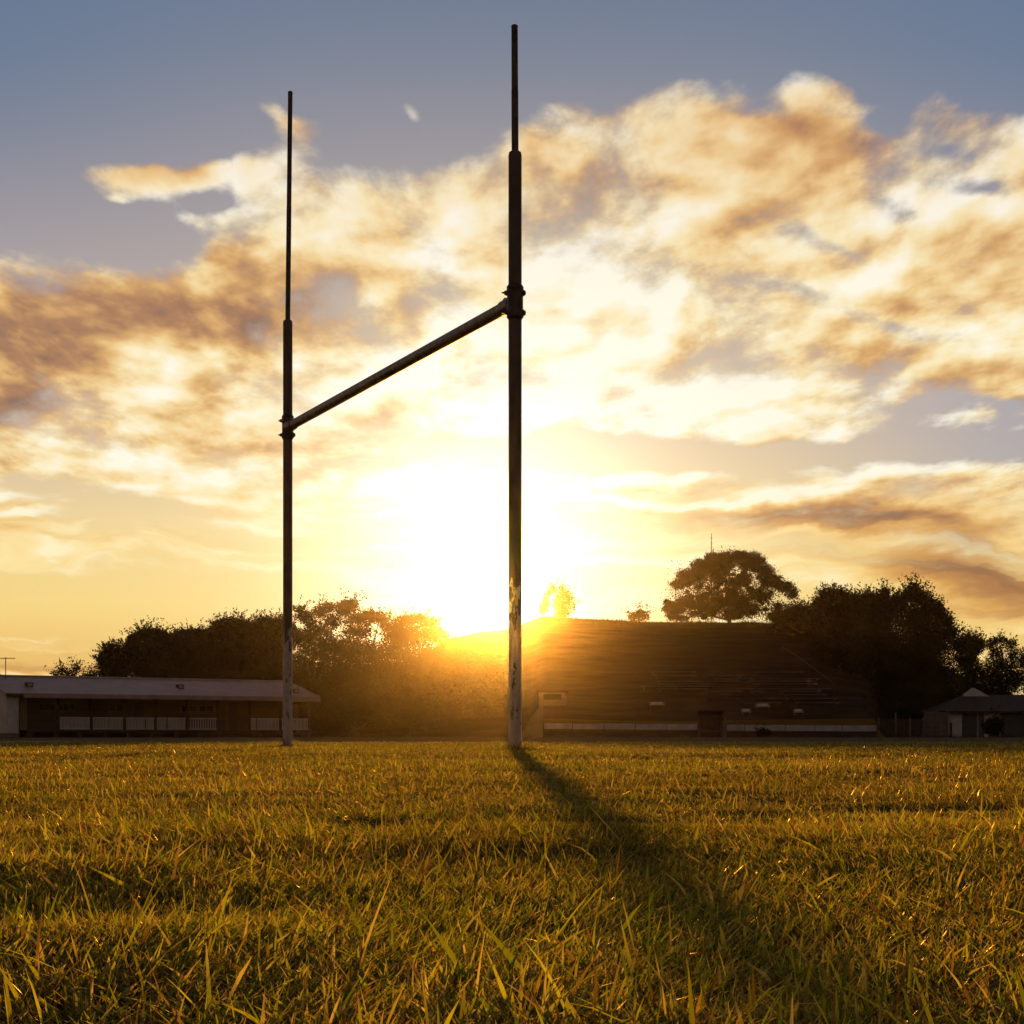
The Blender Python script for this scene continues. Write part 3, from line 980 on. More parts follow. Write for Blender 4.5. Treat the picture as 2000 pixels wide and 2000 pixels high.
tree('shrub', 'dark clipped bush standing against the shed doors', 'bush', 1941, 133,
     [(1932, 1418, 15, 14), (1948, 1415, 16, 13), (1941, 1428, 20, 12), (1944, 1408, 10, 7)], 82, 'leaf_dark', 0.15, 560, 0.2, 0.06, limbs=4)
tree('shrub', 'tiny dark bush in front of the white boards', 'bush', 1494, 127,
     [(1490, 1428, 11, 7), (1500, 1431, 8, 6), (1486, 1433, 8, 6)], 83, 'leaf_dark', 0.12, 560, 0.1, 0.04, limbs=3)
# ------------------------------------------------------------------ the goal
DL, DR = F / 207.0, F / 291.0
LX, RX = (562 - 1000) / F * DL, (1006 - 1000) / F * DR
BARZ = 3.02
goal = empty('rugby_goal', ((LX + RX) / 2, (DL + DR) / 2, 0),
             'weathered H shaped rugby goal with white paint flaking off its feet', 'goal posts')
bar_dir = (Vector((RX, DR, 0)) - Vector((LX, DL, 0))).normalized()


def upright(x, y, top, lean):
    R = 0.0445
    o = Vector((x, y, -0.03))
    m = MB()
    m.lathe(o, (0, 0, 1), [(0, R * 1.04), (0.5, R * 1.02), (1.2, R), (4.015, R), (4.03, R + 0.001), (4.055, R - 0.004), (4.062, R - 0.014), (4.062, 0.02)], 28)
    up = m.build('upright', MAT['paint'], goal, recalc=False)
    base = Vector((x, y, 4.0))
    tip = Vector((x + lean, y, top))
    ax = (tip - base)
    Ln = ax.length
    m = MB()
    m.lathe(base, ax, [(0, 0.0235), (Ln * 0.5, 0.0232), (Ln * 0.5 + 0.01, 0.0222), (Ln - 0.02, 0.0218), (Ln - 0.018, 0.0235), (Ln - 0.008, 0.0225), (Ln, 0.012), (Ln, 0.0)], 20)
    m.build('extension_pole', MAT['steel_dark'], up, recalc=False)
    m = MB()
    m.lathe((x, y, BARZ - 0.118), (0, 0, 1),
            [(0, R + 0.001), (0.012, R + 0.008), (0.016, R + 0.0125), (0.030, R + 0.0125), (0.034, R + 0.0095), (0.202, R + 0.0095),
             (0.206, R + 0.0125), (0.220, R + 0.0125), (0.226, R + 0.008), (0.236, R + 0.001)], 28)
    m.build('clamp', MAT['steel_dark'], up, recalc=False)
    # through bolts: domed head on one side, nut and thread on the other
    for dz in (0.062, -0.072):
        for sx in (-1, 1):
            m = MB()
            b0 = Vector((x + sx * (R + 0.004), y, BARZ + dz))
            if sx < 0:
                m.lathe(b0, (-1, 0, 0), [(0, 0.021), (0.012, 0.020), (0.0125, 0.0165), (0.024, 0.016), (0.0245, 0.008), (0.040, 0.0065), (0.042, 0.0)], 6)
            else:
                m.lathe(b0, (1, 0, 0), [(0, 0.024), (0.011, 0.023), (0.0115, 0.019), (0.017, 0.018), (0.023, 0.012), (0.025, 0.0)], 12)
            m.build('bolt', MAT['steel_dark'], up, recalc=False)
    return up


upright(LX, DL, CAMH + (HZ - 178) / 207.0, 5 / 207.0)
upright(RX, DR, CAMH + (HZ - 48) / 291.0, -1 / 291.0)
a = Vector((LX, DL, BARZ)) + bar_dir * 0.03
b = Vector((RX, DR, BARZ)) - bar_dir * 0.03
m = MB()
Ln = (b - a).length
m.lathe(a, b - a, [(0, 0.0435), (Ln * 0.33, 0.0437), (Ln * 0.66, 0.0435), (Ln, 0.0435)], 28)
bar = m.build('crossbar', MAT['steel'], goal, recalc=False)
for end, d in ((a, bar_dir), (b, -bar_dir)):
    m = MB()
    m.lathe(end, d, [(0.0, 0.056), (0.12, 0.052), (0.17, 0.051), (0.185, 0.0475), (0.187, 0.0435)], 24)
    m.build('sleeve', MAT['steel_dark'], bar, recalc=False)
m = MB()
m.lathe(b - bar_dir * 0.15 + Vector((0, 0, 0.048)), (0, 0, 1), [(0, 0.013), (0.012, 0.013), (0.013, 0.008), (0.019, 0.007), (0.020, 0.0)], 8)
m.build('bolt', MAT['steel_dark'], bar, recalc=False)
# ------------------------------------------------------------------ the pavilion at the left
PA = Vector(((10 - 1000) / F * 122, 122, 0))
PB = Vector(((612 - 1000) / F * 136, 136, 0))
pe = (PB - PA).normalized()
pn = Vector((-pe.y, pe.x, 0))                        # away from the field
UP = Vector((0, 0, 1))
PL = (PB - PA).length


def s_of(px, depth=0.0):
    A = PA + pn * depth
    k = (px - 1000) / F
    return (k * A.y - A.x) / (pe.x - k * pe.y)


def W(s, dep, z):
    return PA + pe * s + pn * dep + UP * z


def z_at(px, row, depth=0.0):
    Y = W(s_of(px, depth), depth, 0).y
    return CAMH + (HZ - row) / F * Y


def pbox(m, s0, s1, d0, d1, z0, z1):
    m.box(W(s0, d0, z0), pe * (s1 - s0), pn * (d1 - d0), UP * (z1 - z0))


pav = empty('pavilion', W(PL / 2, 0, 0), 'long low pavilion with a metal roof, veranda and white balustrades behind the left upright', 'building')
EAVE, RID, RD = 2.86, 4.04, 3.7
s_r = s_of(562, RD)
m = MB()
FL, FR = W(-0.15, -0.45, EAVE), W(PL + 0.25, -0.45, EAVE)
BL, BR = W(-0.15, 2 * RD + 0.45, EAVE), W(PL + 0.25, 2 * RD + 0.45, EAVE)
RL, RR = W(-0.15, RD, RID), W(s_r, RD, RID)
dn = Vector((0, 0, -0.10))
m.add([FL, FR, BR, BL, RL, RR], [(0, 1, 5, 4), (1, 2, 5), (2, 3, 4, 5)])
m.add([FL + dn, FR + dn, BR + dn, BL + dn, RL + dn, RR + dn], [(4, 5, 1, 0), (5, 2, 1), (5, 4, 3, 2)])
m.add([FL, FL + dn, FR + dn, FR, BR, BR + dn, BL, BL + dn, RL, RL + dn], [(0, 1, 2, 3), (3, 2, 5, 4), (4, 5, 7, 6), (0, 8, 9, 1), (8, 6, 7, 9)])
roof = m.build('roof', MAT['roof'], pav)
m = MB()
m.tube([RL + UP * 0.02, RR + UP * 0.02], 0.09, 8)
m.tube([RR + UP * 0.02, FR + UP * 0.03], 0.06, 8)
m.build('ridge_cap', MAT['roof'], roof)
m = MB()
pbox(m, 1.05, PL + 0.28, -0.60, -0.452, EAVE - 0.30, EAVE - 0.06)
m.box(W(PL + 0.254, -0.45, EAVE - 0.30), pe * 0.10, pn * 7.5, UP * 0.22)
m.build('gutter', MAT['roof'], roof)
for px, row, dep in ((57, 1340, 1.2), (352, 1346.5, 1.4), (577, 1351.5, 0.8)):
    s = s_of(px, dep)
    zc = EAVE + (dep + 0.45) / (RD + 0.45) * (RID - EAVE)
    m = MB()
    pbox(m, s - 0.22, s + 0.22, dep - 0.15, dep + 0.25, zc - 0.10, zc + 0.26)
    vent = m.build('roof_vent', MAT['wood'], roof)
    m = MB()
    pbox(m, s - 0.15, s + 0.15, dep - 0.17, dep - 0.152, zc + 0.02, zc + 0.20)
    m.build('vent_cover', MAT['roof'], vent)
# walls
m = MB()
s1 = s_of(52, 0.6)
pbox(m, s1 + 0.02, PL - 0.3, 2.2, 7.2, 0.0, EAVE - 0.12)
back = m.build('wall', MAT['brown'], pav)
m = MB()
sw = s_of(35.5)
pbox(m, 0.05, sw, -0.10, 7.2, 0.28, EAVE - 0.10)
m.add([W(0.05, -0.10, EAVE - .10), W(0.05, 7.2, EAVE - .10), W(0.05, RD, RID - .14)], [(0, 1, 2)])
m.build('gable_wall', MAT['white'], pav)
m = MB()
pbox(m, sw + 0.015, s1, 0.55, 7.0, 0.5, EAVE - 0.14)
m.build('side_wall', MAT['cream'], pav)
m = MB()
pbox(m, 0.0, sw + 0.02, -0.12, 7.0, 0.0, 0.28)
m.build('foundation', MAT['concrete'], pav)
m = MB()
m.tube([W(sw + 0.04, -0.14, 0.3), W(sw + 0.04, -0.14, EAVE - 0.35), W(sw + 0.02, -0.40, EAVE - 0.20)], 0.045, 8)
m.build('downpipe', MAT['wood'], pav)
m = MB()
m.box(W(-0.15, -0.5, EAVE - 0.22), pe * 1.18, pn * 0.05, UP * 0.16)
m.build('bargeboard', MAT['wood'], pav)
# deck, piers, steps
m = MB()
pbox(m, s_of(53, -0.1), PL - 0.05, -0.10, 2.19, 0.36, 0.46)
m.build('deck', MAT['wood'], pav)
for i in range(13):
    s = s_of(60) + (PL - s_of(60) - 0.3) * i / 12
    m = MB()
    pbox(m, s - 0.13, s + 0.13, 0.02, 0.30, 0.0, 0.36)
    m.build('pier', MAT['brown'], pav)
m = MB()
for k in range(2):
    pbox(m, s_of(428), s_of(486), -0.42 + 0.14 * k - 0.05, -0.105 + 0.001 * k, 0.003 + 0.16 * k, 0.16 * (k + 1))
m.build('steps', MAT['wood'], pav)
# veranda posts
for px in (115, 179, 244.5, 305, 365.5, 426, 488.5, 548, 604):
    s = s_of(px)
    m = MB()
    pbox(m, s - 0.06, s + 0.06, 0.0, 0.12, 0.46, EAVE - 0.28)
    m.build('veranda_post', MAT['wood'], pav)
m = MB()
pbox(m, s1 + 0.05, PL, -0.02, 0.14, EAVE - 0.279, EAVE - 0.12)
m.build('veranda_beam', MAT['brown'], pav)
# balustrades
rb = random.Random(3)
for p0, p1, n in ((117, 176, 22), (182, 213, 11), (214, 241, 10), (247, 284, 13), (286, 302, 6), (307, 326, 7), (328, 363, 13), (371, 424, 11), (491, 501, 4), (503, 546, 16), (551, 602, 19)):
    s0, s2 = s_of(p0), s_of(p1)
    m = MB()
    pbox(m, s0, s2, 0.03, 0.09, 1.27, 1.34)
    pbox(m, s0, s2, 0.03, 0.09, 0.53, 0.60)
    for i in range(n):
        s = s0 + (s2 - s0) * (i + 0.5) / n
        pbox(m, s - 0.028, s + 0.028, 0.042, 0.078, 0.60, 1.27)
    m.build('balustrade', MAT['white'], pav)


def window(parent, px0, px1, r0, r1, dep, mull=1):
    s0, s2 = s_of(px0, dep), s_of(px1, dep)
    z1, z0 = z_at(px0, r0, dep), z_at(px0, r1, dep)
    m = MB()
    t = 0.07
    pbox(m, s0, s2, dep - 0.05, dep - 0.003, z0, z0 + t)
    pbox(m, s0, s2, dep - 0.05, dep - 0.003, z1 - t, z1)
    pbox(m, s0, s0 + t, dep - 0.05, dep - 0.003, z0 + t, z1 - t)
    pbox(m, s2 - t, s2, dep - 0.05, dep - 0.003, z0 + t, z1 - t)
    for i in range(mull):
        s = s0 + (s2 - s0) * (i + 1) / (mull + 1)
        pbox(m, s - 0.03, s + 0.03, dep - 0.045, dep - 0.003, z0 + t, z1 - t)
    w = m.build('window', MAT['grey_wood'], parent)
    m = MB()
    pbox(m, s0 + t, s2 - t, dep - 0.02, dep - 0.004, z0 + t, z1 - t)
    m.build('pane', MAT['glass'], w)


window(pav, 74, 108, 1373, 1389, 2.2, 2)
window(pav, 112, 146, 1373, 1389, 2.2, 2)
window(pav, 212, 240, 1373, 1391, 2.2, 1)
window(pav, 353, 384, 1377, 1391.5, 2.2, 1)
window(pav, 387, 417, 1377, 1391.5, 2.2, 1)
for p0, p1 in ((262, 280), (424, 440), (446, 462), (566, 582)):
    s0, s2 = s_of(p0, 2.2), s_of(p1, 2.2)
    m = MB()
    pbox(m, s0, s2, 2.13, 2.197, 0.46, 2.42)
    dr = m.build('door', MAT['door'], pav)
    m = MB()
    pbox(m, s2 - 0.12, s2 - 0.06, 2.09, 2.128, 1.38, 1.46)
    m.build('handle', MAT['steel'], dr)

# television antenna on the gable end of the roof
ab = W(s_of(11, RD - 0.6), RD - 0.6, EAVE + (RD - 0.15) / (RD + 0.45) * (RID - EAVE))
zt = CAMH + (HZ - 1286) / F * ab.y
m = MB()
m.tube([ab - UP * 0.10, Vector((ab.x, ab.y, zt + 0.08))], 0.028, 8)
ant = empty('television_antenna', ab, 'thin television antenna on a mast over the left gable of the pavilion', 'antenna')
m.build('mast', MAT['steel_dark'], ant)
m = MB()
m.tube([Vector((ab.x - 0.55, ab.y, zt)), Vector((ab.x + 0.62, ab.y, zt))], 0.022, 6)
m.build('boom', MAT['steel_dark'], ant)
for i in range(7):
    x = ab.x - 0.5 + i * 0.18
    m = MB()
    m.tube([Vector((x, ab.y - 0.35 + 0.02 * i, zt + 0.026)), Vector((x, ab.y + 0.35 - 0.02 * i, zt + 0.026))], 0.012, 5)
    m.build('rod', MAT['steel_dark'], ant)

# ------------------------------------------------------------------ boundary boards along the field edge
BD = 129.6


def bpt(px, z, d=BD):
    return Vector(((px - 1000) / F * d, d, z))


for lab, seams, z0l, z1l in (('long row of white boundary boards left of the dark dugout', [1062, 1118, 1180, 1241, 1302, 1362], (0.57, 0.97), (0.50, 0.90)),
                             ('long row of white boundary boards right of the dark dugout', [1419, 1454, 1477, 1534, 1591, 1645, 1712], (0.46, 0.86), (0.40, 0.81))):
    fence = empty('boundary_boards', bpt(sum(seams) / len(seams), 0), lab, 'boundary boards', 'rows of boundary boards along the field edge')
    for i, (a, b) in enumerate(zip(seams[:-1], seams[1:])):
        f0 = (a - seams[0]) / (seams[-1] - seams[0])
        za, zb = z0l[0] + (z1l[0] - z0l[0]) * f0, z0l[1] + (z1l[1] - z0l[1]) * f0
        x0, x1 = bpt(a + 0.8, 0).x, bpt(b - 0.3, 0).x
        m = MB()
        m.box((x0, BD, za), (x1 - x0, 0, 0), (0, 0.05, 0), (0, 0, zb - za))
        m.build('board', MAT['board'], fence)
    for i, a in enumerate(seams):
        f0 = (a - seams[0]) / (seams[-1] - seams[0])
        x = bpt(a, 0).x
        m = MB()
        m.box((x - 0.05, BD + 0.06, -0.02), (0.10, 0, 0), (0, 0.10, 0), (0, 0, z0l[1] + (z1l[1] - z0l[1]) * f0 + 0.03))
        m.build('post', MAT['wood'], fence)
    m = MB()
    x0, x1 = bpt(seams[0], 0).x, bpt(seams[-1], 0).x
    m.box((x0, BD + 0.17, 0.0), (x1 - x0, 0, 0), (0, 0.04, 0), (0, 0, 0.40))
    m.build('dark_strip', MAT['wood'], fence)  # plain dark strip behind the gap below the boards

# dugout between the two rows
d0 = bpt(1366, 0).x
d1 = bpt(1411, 0).x
dug = empty('dugout', bpt(1389, 0), 'dark open fronted team dugout in the gap between the white boards', 'dugout')
m = MB()
m.box((d0, BD + 0.9, 0), (d1 - d0, 0, 0), (0, 0.06, 0), (0, 0, 1.55))
m.build('back_wall', MAT['wood'], dug)
for x in (d0, d1 - 0.06):
    m = MB()
    m.poly_prism([(x, BD - 0.05, 0), (x, BD + 0.895, 0), (x, BD + 0.895, 1.55), (x, BD + 0.15, 1.72)], (0.06, 0, 0))
    m.build('side_wall', MAT['wood'], dug)
m = MB()
m.poly_prism([(d0 - 0.08, BD - 0.10, 1.79), (d0 - 0.08, BD + 1.05, 1.53), (d0 - 0.08, BD + 1.05, 1.58), (d0 - 0.08, BD - 0.10, 1.84)], (d1 - d0 + 0.16, 0, 0))
m.build('roof', MAT['roof_dark'], dug)
m = MB()
m.box((d0 + 0.065, BD + 0.5, 0.40), (d1 - d0 - 0.13, 0, 0), (0, 0.35, 0), (0, 0, 0.05))
m.build('bench', MAT['grey_wood'], dug)
m = MB()
gp = bpt(1415.5, 0)
m.box((gp.x - 0.07, gp.y - 0.3, -0.02), (0.14, 0, 0), (0, 0.14, 0), (0, 0, 1.38))
m.box((gp.x - 0.09, gp.y - 0.32, 1.362), (0.18, 0, 0), (0, 0.18, 0), (0, 0, 0.05))
tag(m.build_at('gate_post', MAT['grey_wood'], (gp.x, gp.y - 0.23, 0)), 'pale square gate post at the right side of the dugout', 'post')

# ------------------------------------------------------------------ on the bank
gidx = 0
for px, row, w, lab in ((1283, 1382, 29, 'pale slatted bench on the bank, the one alone on the left'),
                        (1457, 1395.5, 19, 'short pale bench low on the bank, just right of the dugout'),
                        (1489, 1385.5, 27, 'wide pale slatted bench on the bank between the two short ones, higher up'),
                        (1559, 1396, 19, 'short pale bench low on the bank, nearest to the right end of the boards')):
    g = terr_at(px, row + 2)
    wd = w / F * g.y
    bn = empty('park_bench', g, lab, 'bench', 'pale benches low on the bank')
    x0 = g.x - wd / 2
    m = MB()
    for k in range(3):
        m.box((x0, g.y - 0.42 + 0.13 * k, g.z + 0.24), (wd, 0, 0), (0, 0.11, 0), (0, 0, 0.035))
    m.build('seat', MAT['white'], bn)
    m = MB()
    for k in range(2):
        m.box((x0, g.y + 0.02, g.z + 0.31 + 0.085 * k), (wd, 0, 0), (0, 0.03, 0.008), (0, 0, 0.07))
    m.build('backrest', MAT['white'], bn)
    for xx in (x0 + 0.04, x0 + wd - 0.10):
        m = MB()
        m.box((xx, g.y - 0.40, g.z - 0.35), (0.06, 0, 0), (0, 0.06, 0), (0, 0, 0.585))
        m.box((xx, g.y - 0.02, g.z - 0.25), (0.06, 0, 0), (0, 0.035, 0), (0, 0, 0.73))
        m.build('leg', MAT['steel'], bn)

rng = random.Random(9)
for i, row in enumerate((1316, 1323, 1329, 1334, 1339, 1344, 1349, 1354, 1360, 1368, 1376)):
    lx, rx = 1255 + rng.uniform(-10, 40) + max(0, row - 1345) * 3.2, 1612 + (row - 1340) * 1.15 + rng.uniform(-25, 5)
    if row > 1350:
        lx = 1345 + rng.uniform(0, 60)
    cuts = [lx, lx + (rx - lx) * rng.uniform(0.3, 0.42), lx + (rx - lx) * rng.uniform(0.5, 0.66), rx]
    segs = [(cuts[0], cuts[1] - rng.uniform(4, 30)), (cuts[1], cuts[2] - 3), (cuts[2] + rng.uniform(0, 25), cuts[3])]
    for a, b in segs:
        if rng.random() < 0.12:
            continue
        g0, g1 = terr_at(a, row), terr_at(b, row)
        yy = (g0.y + g1.y) / 2
        zz = max(g0.z, g1.z)
        m = MB()
        xa, xb = (a - 1000) / F * yy, (b - 1000) / F * yy
        m.box((xa, yy - 0.12, zz + 0.10), (xb - xa, 0, 0), (0, 0.26, 0), (0, 0, 0.06))
        nl = max(2, int((xb - xa) / 1.8))
        for k in range(nl):
            xk = xa + 0.2 + (xb - xa - 0.5) * k / (nl - 1)
            m.box((xk, yy - 0.05, zz - 0.5), (0.1, 0, 0), (0, 0.12, 0), (0, 0, 0.599))
        tag(m.build_at('plank_seat', MAT['plank'], ((xa + xb) / 2, yy, zz)), 'long weathered timber plank seat set level along the terraced bank', 'bench', 'timber plank seats in rows up the bank')

# sloping handrail at the right end of the seats
hp = [(1528, 1277), (1553, 1293), (1580, 1312), (1605, 1331), (1630, 1351)]
gp_ = [terr_at(x, r + 8) for x, r in hp]
hr = empty('handrail', gp_[2], 'thin metal handrail running diagonally down the right side of the bank', 'handrail')
m = MB()
m.tube([g + UP * 0.85 for g in gp_], 0.022, 6)
m.build('rail', MAT['steel'], hr)
for g in gp_:
    m = MB()
    m.tube([g - UP * 0.1, g + UP * 0.83], 0.022, 6)
    m.build('post', MAT['steel_dark'], hr)
for px, row, r, lab in ((1579, 1332, 0.16, 'pale stone on the bank beside the handrail, the uppermost of three'), (1592, 1337, 0.13, 'pale stone on the bank beside the handrail, the middle of three'),
                        (1600, 1351, 0.12, 'pale stone on the bank beside the handrail, the lowest of three')):
    g = terr_at(px, row)
    bm = bmesh.new()
    bmesh.ops.create_icosphere(bm, subdivisions=2, radius=r)
    for v in bm.verts:
        v.co *= 1 + rng.uniform(-0.2, 0.2)
        v.co.z *= 0.6
        v.co.x *= 1.4
    me = bpy.data.meshes.new('stone')
    bm.to_mesh(me)
    bm.free()
    me.materials.append(MAT['rock'])
    o = bpy.data.objects.new('stone', me)
    COL.objects.link(o)
    o.location = g + UP * r * 0.3
    tag(o, lab, 'stone', 'pale stones beside the handrail')

# wing wall and scorer's hut at the left end of the boards
m = MB()
wd_ = 130.6
m.poly_prism([bpt(1019, -0.05, wd_), bpt(1061, -0.05, wd_), bpt(1061, 2.15, wd_), bpt(1051, 2.05, wd_), bpt(1036, 1.35, wd_), bpt(1024, 0.5, wd_)], (0, 0.35, 0))
tag(m.build_at('retaining_wall', MAT['concrete'], bpt(1040, 0, wd_)), 'pale concrete retaining wall with a sloping top at the left end of the white boards', 'wall')
hg = terr_at(1078, 1378)
hx0, hx1 = (1052 - 1000) / F * hg.y, (1106 - 1000) / F * hg.y
hut = empty('scorers_hut', Vector(((hx0 + hx1) / 2, hg.y, hg.z)), 'small pale flat roofed hut on the bank right of the sun', 'hut')
m = MB()
m.box((hx0, hg.y, hg.z - 0.3), (hx1 - hx0, 0, 0), (0, 1.8, 0), (0, 0, 1.25))
hw = m.build('wall', MAT['concrete'], hut)
m = MB()
m.box((hx0 - 0.12, hg.y - 0.25, hg.z + 0.955), (hx1 - hx0 + 0.24, 0, 0), (0, 2.2, 0), (0, 0, 0.10))
m.build('roof', MAT['roof_dark'], hut)
m = MB()
m.box((hx0 + 0.35, hg.y - 0.03, hg.z + 0.42), (hx1 - hx0 - 0.7, 0, 0), (0, 0.027, 0), (0, 0, 0.42))
m.build('window', MAT['glass'], hut)

# mast far behind the crest
mp_ = P(1389.5, 1042, 210)
gz = float(terr(mp_.x, 210.0))
m = MB()
m.tube([Vector((mp_.x, 210, gz - 0.2)), Vector((mp_.x, 210, gz + (mp_.z - gz) * 0.9)), mp_], [0.07, 0.05, 0.03], 6)
mast = empty('radio_mast', Vector((mp_.x, 210, gz)), 'thin radio mast sticking up behind the umbrella shaped tree', 'mast')
m.build('pole', MAT['steel_dark'], mast)
m = MB()
for k in range(5):
    z = mp_.z - 0.5 - 0.55 * k
    m.tube([Vector((mp_.x - 0.10, 210, z)), Vector((mp_.x + 0.12, 210, z))], 0.03, 5)
m.build('aerial', MAT['steel_dark'], mast)

# ------------------------------------------------------------------ shed and fences at the right
SD = 139.0


def spt(px, z, d=SD):
    return Vector(((px - 1000) / F * d, d, z))


def srow(row, d=SD):
    return CAMH + (HZ - row) / F * d


shed = empty('equipment_shed', spt(1960, 0), 'low shed with a dark hipped roof and grey roller doors, cut by the right edge', 'building')
ez = srow(1389)
x0, x1 = spt(1853, 0).x, spt(2150, 0).x
m = MB()
m.box((x0, SD, 0), (x1 - x0, 0, 0), (0, 7, 0), (0, 0, ez - 0.02))
m.build('wall', MAT['white'], shed)
m = MB()
e0, e1 = spt(1836, 0).x, x1 + 0.6
rz = srow(1357, SD + 3.6)
ra, rb_ = (1882 - 1000) / F * (SD + 3.6), e1 - 2
V6 = [Vector((e0, SD - 0.6, ez)), Vector((e1, SD - 0.6, ez)), Vector((e1, SD + 7.6, ez)), Vector((e0, SD + 7.6, ez)), Vector((ra, SD + 3.6, rz)), Vector((rb_, SD + 3.6, rz))]
m.add(V6, [(0, 1, 5, 4), (1, 2, 5), (2, 3, 4, 5), (3, 0, 4), (3, 2, 1, 0)])
sroof = m.build('roof', MAT['roof_dark'], shed)
m = MB()
ga, gb = (1880 - 1000) / F * (SD + 3.2), (1934 - 1000) / F * (SD + 3.2)
gx = (1903 - 1000) / F * (SD + 3.2)
zz = srow(1357.5, SD + 3.2)
m.poly_prism([(ga, SD + 3.2, zz - 0.12), (gb, SD + 3.2, zz - 0.12), (gx, SD + 3.2, srow(1343.5, SD + 3.2))], (0, 0.9, 0))
m.build('gablet', MAT['white'], sroof)
m = MB()
m.box((x0 - 0.3, SD - 0.68, ez - 0.12), (e1 - x0, 0, 0), (0, 0.075, 0), (0, 0, 0.12))
m.build('fascia', MAT['roof_dark'], sroof)
for a, b, r0 in ((1879, 1908.5, 1393), (1911, 1922, 1393), (1954, 2010, 1393.5), (2014, 2070, 1393.5)):
    m = MB()
    m.box((spt(a, 0).x, SD - 0.05, 0.0), (spt(b, 0).x - spt(a, 0).x, 0, 0), (0, 0.046, 0), (0, 0, srow(r0)))
    m.build('roller_door', MAT['door'], shed)
m = MB()
m.box((spt(1854.5, 0).x, SD - 0.3, 0), (0.12, 0, 0), (0, 0.12, 0), (0, 0, srow(1411)))
tag(m.build_at('bollard', MAT['wood'], spt(1856, 0, SD - 0.24)), 'short dark bollard against the white shed wall', 'bollard')

for lab, p0, p1, r0, d, mt, posts in (('low dark timber fence right of the white boards', 1714, 1803, 1404, 137.6, 'wood', (1716, 1749, 1777, 1803)),
                                      ('tall grey timber fence panel touching the shed', 1806, 1850, 1390, 138.2, 'grey_wood', (1806, 1829, 1850))):
    fx0, fx1 = spt(p0, 0, d).x, spt(p1, 0, d).x
    h = srow(r0, d)
    fe = empty('timber_fence', Vector(((fx0 + fx1) / 2, d, 0)), lab, 'fence')
    m = MB()
    n = int((fx1 - fx0) / 0.15)
    for k in range(n):
        xa = fx0 + (fx1 - fx0) * k / n
        m.box((xa + 0.006, d, 0), ((fx1 - fx0) / n - 0.012, 0, 0), (0, 0.03, 0), (0, 0, h + rng.uniform(-0.03, 0.02)))
    m.build('palings', MAT[mt], fe)
    for p in posts:
        x = spt(p, 0, d).x
        m = MB()
        m.box((x - 0.06, d - 0.125, 0), (0.12, 0, 0), (0, 0.12, 0), (0, 0, h + (0.45 if p == 1749 else 0.08)))
        m.build('post', MAT['grey_wood'], fe)
# ------------------------------------------------------------------ grass
def grass_mat():
    m = bpy.data.materials.new('grass_blades')
    m.use_nodes = True
    nt = m.node_tree
    nt.nodes.clear()
    L = nt.links
    at = nt.nodes.new('ShaderNodeAttribute')
    at.attribute_name = 'blade_colour'
    d = nt.nodes.new('ShaderNodeBsdfDiffuse')
    t = nt.nodes.new('ShaderNodeBsdfTranslucent')
    g = nt.nodes.new('ShaderNodeBsdfGlossy')
    g.inputs['Roughness'].default_value = 0.4
    g.inputs['Color'].default_value = (0.62, 0.48, 0.16, 1)
    gm = nt.nodes.new('ShaderNodeGamma')
    gm.inputs[1].default_value = 0.80                # light that came through the blade is a stronger yellow green
    L.new(at.outputs['Color'], d.inputs['Color'])
    L.new(at.outputs['Color'], gm.inputs[0])
    L.new(gm.outputs[0], t.inputs['Color'])
    mx = nt.nodes.new('ShaderNodeMixShader')
    mx.inputs[0].default_value = 0.68
    L.new(d.outputs[0], mx.inputs[1])
    L.new(t.outputs[0], mx.inputs[2])
    fr = nt.nodes.new('ShaderNodeFresnel')
    fr.inputs[0].default_value = 1.25
    m2 = nt.nodes.new('ShaderNodeMixShader')
    hf = nt.nodes.new('ShaderNodeMath')
    hf.operation = 'MULTIPLY'
    hf.inputs[1].default_value = 0.35
    L.new(fr.outputs[0], hf.inputs[0])
    L.new(hf.outputs[0], m2.inputs[0])
    L.new(mx.outputs[0], m2.inputs[1])
    L.new(g.outputs[0], m2.inputs[2])
    o = nt.nodes.new('ShaderNodeOutputMaterial')
    L.new(m2.outputs[0], o.inputs['Surface'])
    return m


